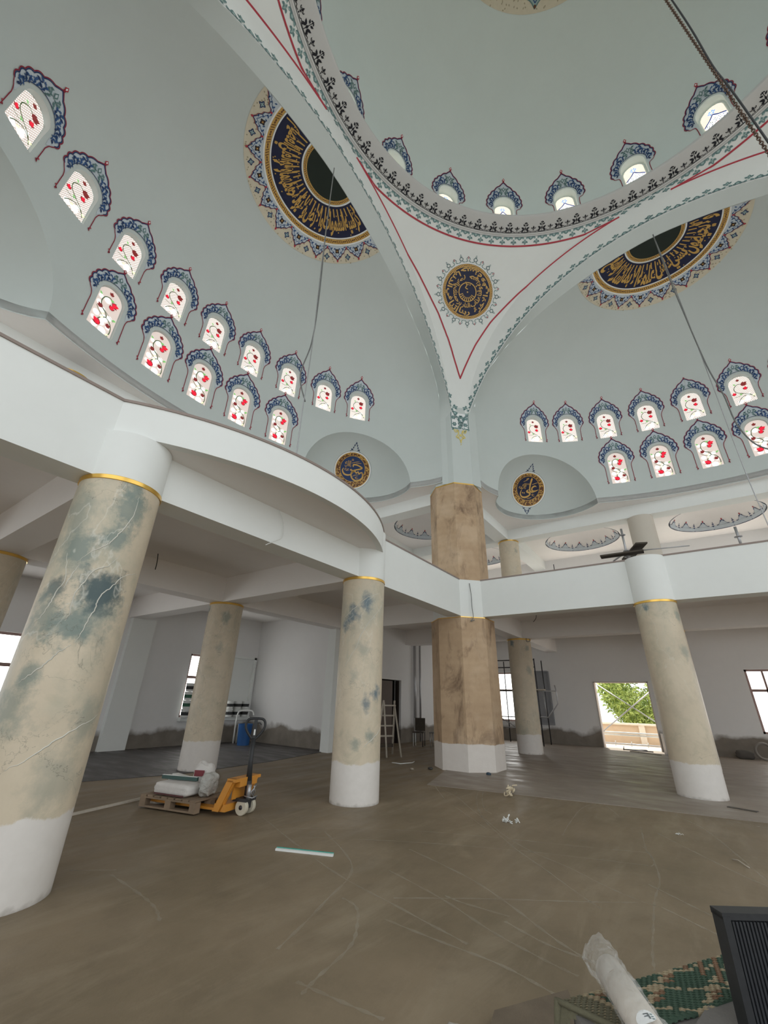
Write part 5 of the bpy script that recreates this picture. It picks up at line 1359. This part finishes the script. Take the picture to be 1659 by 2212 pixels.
for j, y in enumerate((-1.12, -.76, -.42)):
    for k in range(2): put_bucket(-9.0, y, .852 + .268 * k, j + k * 2, 'white paint bucket in the blank recess, %s one of the %s pair' % (('lower', 'upper')[k], ('left', 'middle', 'right')[j]))
# ---- scaffold tower behind the slim column
sf = thing('scaffold_tower', 'rusty tube scaffold tower by the back window behind the slim column', 'scaffold', (-.2, 7.6, .01))
def tb(name, P, r=.024, mat=DSTEEL, par=None): return MB().tube(P, r, 7).obj(name, par or sf, mat)
for x in (-1.75, 0): tb('standard', [(x, 0, 0), (x, 0, 3.35)]); tb('standard', [(x, 1.1, 0), (x, 1.1, 3.35)])
for z in (3.3, 3.0): tb('ledger', [(-1.75, 0, z), (0, 0, z)])
tb('ledger', [(-1.75, 0, 2.05), (.76, 0, 2.05)], .022, STEEL); tb('ledger', [(-1.75, 0, .62), (0, 0, .62)], .02, STEEL); tb('ledger', [(-1.75, 0, 1.02), (0, 0, 1.02)], .02)
tb('bracket', [(.72, 0, 2.28), (.76, 0, 2.05), (.76, 0, 1.58), (.32, 0, 1.06), (0, 0, 1.06)], .026, STEEL); tb('bracket', [(.22, 0, 2.05), (.26, 0, 1.06)], .016, STEEL)
tb('brace', [(-1.75, 0, 1.0), (-.05, 0, .12)], .02, STEEL)
boxobj('platform_board', sf, BOARD, -1.75, .0, -.25, .25, 2.02, 2.07); boxobj('platform_board', sf, LWOOD, -.1, .32, -.2, .1, 2.075, 2.12)
# ---- black frame leaning by the doorway, coil on the floor
fo = thing('steel_casing', 'grey and black metal casing standing right of the doorway', 'casing', (4.05, 8.1, .012), .4)
boxobj('casing', fo, STEEL, -.12, .12, -.16, .16, 0, .68); boxobj('front', fo, BLACKP, -.09, .09, -.17, -.16, .35, .62)
for x in (-.13, .13): MB().tube([(x, -.15, 0), (x, -.15, .72)], .015, 6).obj('edge', fo, PLAST)
tag(MB().tube([(.24 * math.cos(a), .0, .28 + .24 * math.sin(a)) for a in [2 * PI * k / 24 for k in range(25)]], .04, 8).obj('hose_coil', None, M('dusty_grey_rubber', (.22, .20, .18), .8), None, (6.75, 8.9, .012), .3), 'dusty grey hose coil leaning at the foot of the back wall', 'hose')
tag(pillow(.5, .3, .25, 12, .06, .7, 5).obj('rubble_heap', None, M('dark_rubble', (.10, .09, .08), .9), None, (6.2, 9.05, .012)), 'dark rubble heap left of the hose coil', 'rubble')

# ---- things on the back gallery rail
rs = thing('scaffold_post', 'grey tube post with collar standing at the back parapet by the crossed boards', 'scaffold', (4.63, -.12, ZR + .035))
MB().tube([(0, 0, 0), (0, 0, .88)], .026, 10).obj('tube', rs, STEEL)
for z in (.12, .27, .70): MB().lathe([(.026, z), (.07, z + .005), (.07, z + .018), (.026, z + .022)], 14).obj('collar', rs, STEEL)
MB().tube([(0, 0, .25), (-.32, -.1, .04)], .018, 8).obj('brace', rs, STEEL); MB().tube([(0, 0, .26), (1.3, .05, .20)], .014, 8).obj('arm', rs, STEEL)
o = MB().box(0, .95, 0, .24, 0, .035).obj('scaffold_board', None, BOARD, None, (4.06, -.43, 5.0), .03); tag(o, 'dark board lying along the back parapet, left of the post', 'board')
o = MB().box(0, 1.3, 0, .25, 0, .035).obj('scaffold_board', None, BOARD, None, (5.13, -.46, 5.145), 1.93); tag(o, 'dark board tilted outwards above the right column drum', 'board')
rs2 = thing('scaffold_post', 'short grey tube post with collar at the right part of the back parapet', 'scaffold', (6.85, .0, ZR + .035))
MB().tube([(0, 0, 0), (0, 0, .50)], .028, 10).obj('tube', rs2, STEEL); MB().lathe([(.028, .25), (.075, .255), (.075, .27), (.028, .275)], 14).obj('collar', rs2, STEEL)
tag(MB().tube([(2.85, -.1, ZR), (2.85, -.1, ZR + .25)], .012, 6).obj('rebar_stub', None, DSTEEL), 'thin rebar stub on the back parapet left of the boards', 'rebar')

# ---- hanging cables and the chandelier chain
def cable(name, label, P, r, mat=WIRE, n=6, cat='cable'): return tag(MB().tube(catmull(P, 6), r, n).obj(name, None, mat), label, cat)
cb1 = thing('hanging_cable', 'long thin cable hanging from the left half-dome crown', 'cable', (.1, -7.25, 4.6))
MB().tube(catmull([(.0, 0, 10.75), (.0, .0, 9), (.02, .0, 7.4), (.05, .02, 5.4), (.02, .01, 4), (-.12, -.06, 3.1), (.02, .04, 2.4)], 6), .014, 6).obj('cable', cb1, WIRE)
MB().tube(catmull([(.0, 0, 10.75), (.03, -.02, 7), (.06, .0, 4), (.02, 0, 2.0), (.0, .02, .25)], 6), .010, 6).obj('chain', cb1, STEEL)
cb2 = thing('hanging_cable', 'long thin cable hanging from the right half-dome crown', 'cable', (7.38, -.11, 5.0))
MB().tube(catmull([(0, 0, 10.35), (-.02, 0, 8.5), (.0, 0, 6.7), (.04, 0, 4.8), (.13, -.01, 3.8), (.15, -.02, 2.9), (.3, .0, 2.3), (.55, .1, 2.05)], 6), .016, 6).obj('cable', cb2, WIRE)
MB().tube(catmull([(0, 0, 10.35), (.02, 0, 7), (.0, 0, 4), (-.02, 0, 1.6), (.02, 0, -.1)], 6), .010, 6).obj('chain', cb2, STEEL)
cc = thing('chandelier_chain', 'rusty link chain with a black cable hanging from the main dome centre', 'chain', (7.25, -7.28, 6.0))
m = MB(); z = .2; k = 0
while z < 17.9:
    a0 = k % 2
    P = [((.016 * math.cos(t)) * (1 - a0), (.016 * math.cos(t)) * a0, z + .030 * math.sin(t)) for t in [2 * PI * j / 8 for j in range(9)]]
    m.tube(P, .006, 4, cap=False); z += .044; k += 1
m.obj('links', cc, M('rusty_chain', (.13, .085, .06), .6, .5))
MB().tube(catmull([(.06, .03, .2), (.055, .02, 1.5), (.05, .03, 2.6), (.02, .0, 3.2), (.055, .02, 4.3), (.065, .03, 5.6), (.06, .03, 9), (.05, .0, 18)], 5), .011, 6).obj('cable', cc, BLACKP)
cable('loose_wire', 'thin white wire dangling over the left parapet face', [(.36, -7.66, 4.36), (.37, -7.56, 4.2), (.36, -7.5, 4.0), (.38, -7.56, 3.88), (.40, -7.68, 3.8), (.40, -7.85, 3.68)], .006, PLAST, 5, 'wire')
cable('loose_wire', 'bundle of thin wires hanging down the white collar of the pier', [(.56, -.60, 4.72), (.60, -.62, 4.4), (.61, -.63, 4.0), (.64, -.66, 3.72), (.58, -.72, 3.62), (.66, -.62, 3.66)], .010, WIRE, 5, 'wire')
cable('loose_wire', 'black wire end poking out of the ceiling in the left aisle', [(-3.9, -7.4, 4.42), (-3.95, -7.35, 4.25), (-4.05, -7.3, 4.1)], .010, BLACKP, 5, 'wire')
cable('loose_wire', 'black wire end curling from the ceiling near the slim column', [(1.3, 3.3, 4.42), (1.25, 3.4, 4.3), (1.12, 3.5, 4.2)], .010, BLACKP, 5, 'wire')
cable('loose_wire', 'dark hook of wire under the beam by the slim column', [(.55, 4.35, 3.78), (.56, 4.33, 3.66), (.66, 4.33, 3.66), (.68, 4.33, 3.74)], .010, BLACKP, 5, 'wire')

# ---- outside the doorway: terrace, parapet, scaffold, tree
OUTC = M('sunlit_terrace_concrete', (.62, .55, .46), .8)
ter = MB().box(-12, 22, 9.75, 30, -.3, -.02).obj('terrace', None, OUTC); struct(ter, 'pale concrete terrace outside the doorway', 'ground')
t = thing('terrace_wall', 'beige panelled terrace wall outside the doorway', 'wall', (0, 12.2, 0), kind='structure')
MB().box(-3, 9, .06, .2, -.05, .78).obj('panel', t, M('beige_render', (.55, .42, .30), .8))
MB().box(-3, 9, -.05, .25, .78, .86).obj('coping', t, M('pale_coping', (.70, .62, .52), .7))
for x in (-1.6, .6, 2.8, 5.0): MB().box(x, x + .24, -.02, .1, -.05, .78).obj('rib', t, M('pale_coping', (.70, .62, .52), .7))
so = thing('scaffold', 'galvanised scaffold with crossed braces outside the doorway', 'scaffold', (2.7, 10.3, -.02))
tb('brace', [(-1.25, 0, 2.62), (1.35, 0, .75)], .022, STEEL, so); tb('brace', [(-1.25, .06, .45), (1.35, .06, 2.45)], .024, STEEL, so)
for z, r_ in ((.47, .035), (.56, .03), (.14, .028)): tb('rail', [(-1.6, .1, z), (1.8, .1, z)], r_, PLAST if z > .2 else STEEL, so)
for x in (-.7, -.1, .5, 1.1): tb('coupler', [(x, .1, .05), (x + .02, .1, .24)], .018, PLAST, so)
# jamb of the doorway
JM = M('sunlit_jamb', (.62, .55, .50), .8)
w = MB(); w.box(1.70, 1.735, 9.38, 9.77, 0, 2.5); w.box(3.715, 3.75, 9.38, 9.77, 0, 2.5); w.box(1.7, 3.75, 9.38, 9.77, 2.46, 2.5); struct(w.obj('trim_3', None, JM), 'pale rough plaster lining of the open doorway', 'trim')
# tree
LEAF, nt, b = nodemat('bright_foliage'); v, _ = objco(nt)
nt.links.new(mixc(nt, ramp(nt, noise(nt, v, 3.5, 4), .35, .65), (.14, .22, .05), (.62, .72, .22)), b.inputs['Base Color']); b.inputs['Roughness'].default_value = .6
tr = thing('tree', 'bright green leafy tree beyond the terrace wall', 'tree', (3.4, 16.5, -.3))
MB().tube([(0, 0, 0), (.1, 0, 1.2), (-.1, .1, 2.6), (.1, 0, 4)], [.22, .18, .13, .05], 8).obj('trunk', tr, WOOD)
for p in ([(0, 0, 1.1), (-1.0, -.3, 2.0), (-1.6, -.4, 3.0)], [(0, 0, 1.4), (1.1, -.4, 2.3), (1.8, -.3, 3.2)], [(0, 0, 1.8), (.3, -.9, 2.6), (.6, -1.2, 3.4)]): MB().tube(p, [.09, .06, .02], 6).obj('branch', tr, WOOD)
r = random.Random(11); m = MB()
for k in range(20000):
    while True:
        x, y, z = r.uniform(-1, 1), r.uniform(-1, 1), r.uniform(-1, 1)
        if .35 < x * x + y * y + z * z < 1 and math.sin(5 * x + 3 * z) + math.sin(4 * y + 6 * z + 1) > -1.2: break
    P = Vector((x * 3.0 + .3, y * 1.8, z * 2.6 + 2.9)); a = Vector((r.gauss(0, 1), r.gauss(0, 1), r.gauss(0, 1))).normalized(); c = a.orthogonal().normalized(); L = r.uniform(.08, .15)
    m.add([P, P + a * L + c * L * .35, P + a * L * 2, P + a * L - c * L * .35], [(0, 1, 2, 3)])
tag(m.obj('foliage', tr, LEAF), kind='stuff')
r = random.Random(5); m = MB()
for k in range(26):
    a = r.uniform(-1, 1); m.tube([(0, 0, .4), (a * .5, r.uniform(-.3, .3), 1.6 + r.uniform(0, .6)), (a * 1.0, r.uniform(-.6, .6), 2.4 + r.uniform(0, 1.3))], [.04, .02, .008], 4)
o = m.obj('bare_branch', tr, M('reddish_twig', (.28, .13, .09), .8)); o.location = (1.2, -1.6, 0); tag(o, 'bare reddish twigs')

# ================================================================= FOREGROUND STEP, RUG, ROLL, RIBBED PANEL
ux, uy = Vector((.54, .84, 0)).normalized(), None
def quad(mb, P, z0, z1): return mb.prism(P, z0, z1)
DW_ = M('dark_step_wood', (.085, .065, .05), .7, 0, .3, 10, .3); GREY = M('dusty_grey_board', (.15, .14, .13), .8, 0, .3, 12, .4)
stp = thing('wooden_step', 'dark wooden step platform under the rug in the near right corner', 'step', (4.6, -9.2, 0))
Pq = [(0, 0), (.56, .88), (1.8, .4), (1.5, -1.0), (.4, -.55)]
MB().prism(Pq, .0, .40).obj('body', stp, DW_); MB().prism([(x * 1.0 + .0, y) for x, y in Pq], .40, .43).obj('top_board', stp, GREY)
# low stone ledge left of the step
tag(MB().prism([(4.02, -8.66), (4.30, -8.22), (4.62, -8.9), (4.62, -9.6), (4.2, -9.6)], 0, .05).obj('stone_slab', None, M('worn_slab', (.15, .115, .08), .8, 0, .3, 8, .4), None), 'worn dusty slab on the floor left of the rug', 'slab')
tag(pillow(.13, .06, .03, 12, .06, .8, 8).obj('crumpled_wrapper', None, M('beige_wrapper', (.42, .38, .33), .6), None, (3.90, -8.86, 0)), 'crumpled beige wrapper at the very bottom edge', 'wrapper')
# rug: woven strip folded over the corner of the step, in small woven cells
RC = {'g': M('rug_green', (.045, .085, .055), .9, 0, .25, 60, .5), 'c': M('rug_cream', (.36, .29, .185), .9, 0, .25, 60, .5), 'b': M('rug_brown', (.20, .115, .065), .9, 0, .25, 60, .5), 'k': M('rug_dark_edge', (.13, .12, .075), .9, 0, .25, 60, .5)}
rug = thing('woven_rug', 'green and cream woven rug strip with stepped pattern over the step edge', 'rug', (4.555, -9.2, .432))
A_ = Vector((.56, .87, 0)).normalized(); B_ = Vector((.84, -.36, 0)).normalized() * .62 + A_ * 0
B_ = Vector((.27, -.03, 0))
nu, nv = 64, 24; cols = {k: MB() for k in RC}
def rp(i, j):
    u_, v_ = i / nu, j / nv
    q = A_ * (u_ * 1.12) + B_ * v_ + Vector((0, 0, .012 + .006 * math.sin(u_ * 21) * math.sin(v_ * 5)))
    return q
for i in range(nu):
    for j in range(nv):
        s1 = (i // 3 + j // 2) % 8; s2 = (i // 3 - j // 2) % 8
        c = ('k' if (i // 1 + j // 1) % 2 else 'c') if i < 6 else ('c' if i in (6, 7) else ('c' if (s1 in (3,) or s2 in (4,)) else ('b' if (s1 in (4,) and s2 < 4) else 'g')))
        if i > 40: c = 'b' if (i // 2 + j // 2) % 3 == 0 else ('c' if (i // 2 + j) % 4 == 0 else 'g')
        h = .004 if (i + j) % 2 else 0
        P = [rp(i, j), rp(i + 1, j), rp(i + 1, j + 1), rp(i, j + 1)]; P = [p + Vector((0, 0, h)) for p in P]
        cols[c].add(P + [p - Vector((0, 0, .012)) for p in P], [(0, 1, 2, 3), (0, 4, 5, 1), (1, 5, 6, 2), (2, 6, 7, 3), (3, 7, 4, 0)], RC[c])
allr = MB()
for k, mm in cols.items(): allr.add(mm.v, mm.f, RC[k]) if mm.v else None
allr.obj('weave', rug)
m = MB()       # edge hanging down at the corner and along the left face
for i in range(30):
    t0, t1 = i / 30, (i + 1) / 30
    for P0, P1 in (((Vector((-.012, .0, .016)) + B_ * t0 * 1.6), (Vector((-.012, .0, .016)) + B_ * t1 * 1.6)),):
        m.add([P0, P1, P1 + Vector((-.012, -.016, -.05 - .02 * math.sin(i))), P0 + Vector((-.012, -.016, -.05 - .02 * math.sin(i)))], [(0, 1, 2, 3)])
m.tube([(-.012, 0, .015), (-.022, -.01, -.08), (-.02, -.012, -.2)], .016, 8); m.tube([tuple(Vector((-.014, -.004, .012)) + B_ * k * .2) for k in range(9)], .011, 8)
m.obj('bound_edge', rug, RC['k'])
# paper roll in clear film
e0 = Vector((4.665, -8.93, .535)); e1 = Vector((5.02, -9.62, .560)); dr_ = (e1 - e0).normalized()
rl = thing('paper_roll', 'white paper roll in shiny clear plastic lying across the rug', 'roll', tuple(e0))
MB().tube([tuple(dr_ * .16), tuple(dr_ * .9)], .056, 28).obj('roll', rl, M('cream_paper', (.66, .60, .53), .6))
m = MB(); V = []; n = 28; L = 26; rr0 = random.Random(3)
ref = dr_.orthogonal().normalized(); q2 = dr_.cross(ref)
for i in range(L + 1):
    t = i / L; rad = .064 + .004 * math.sin(i * 2.1); fl_t = max(0, 1 - t * 6)
    for j in range(n):
        a = 2 * PI * j / n; k = rad + .006 * rr0.uniform(-1, 1) * (1 + fl_t)
        V.append(dr_ * (t * .92 + (.012 * math.sin(3 * a) * fl_t)) + ref * math.cos(a) * k * (1 + .1 * fl_t) + q2 * math.sin(a) * k * (1 - .15 * fl_t))
m.add(V, [(i * n + j, i * n + (j + 1) % n, (i + 1) * n + (j + 1) % n, (i + 1) * n + j) for i in range(L) for j in range(n)], None, True); m.obj('plastic_wrap', rl, PF)
# label on the roll
la = Art(); la.dot(0, 0, .034, 'white', 1, 20)
v, f, bb_ = text2d('F', .01); la.raw([((x - bb_[0]) * .045 - .015, (y - bb_[2]) * .045 - .018) for x, y in v], f, 'grey', 2)
for k in range(3): la.stroke([(-.026, .006 - k * .012), (-.018, .006 - k * .012)], .004, 'teal', 2)
c0 = dr_ * .60; upn = Vector((-.25, -.25, 1)); upn = (upn - dr_ * upn.dot(dr_)).normalized(); sx = dr_.cross(upn)
def lab(x, y, h):
    ang = x / .0655; return tuple(c0 + dr_ * -y + (upn * math.cos(ang) + sx * math.sin(ang)) * (.0655 + h))
la.build('round_label', lab, rl, .001, .02)
# ribbed black panel
rb = thing('ribbed_panel', 'black ribbed plastic panel standing upright at the right edge', 'panel', (5.185, -8.99, .443), .62)
boxobj('panel', rb, BLACKP, 0, .42, .0, .05, 0, .365); boxobj('rim', rb, BLACKP, 0, .42, -.012, .055, .35, .372); boxobj('rim', rb, BLACKP, 0, .03, -.014, .0, 0, .36)
BR = M('black_rib', (.03, .032, .036), .35, 0, .3, 30)
for k in range(26): boxobj('rib', rb, BR, .036 + k * .0145, .036 + k * .0145 + .008, -.012, .0, .0, .345)
tag(MB().prism([(4.98, -9.15), (5.15, -8.45), (5.9, -8.3), (5.9, -9.6), (5.2, -9.8)], .43, .442).obj('stone_board', None, GREY), 'dusty grey board under the ribbed panel', 'board')
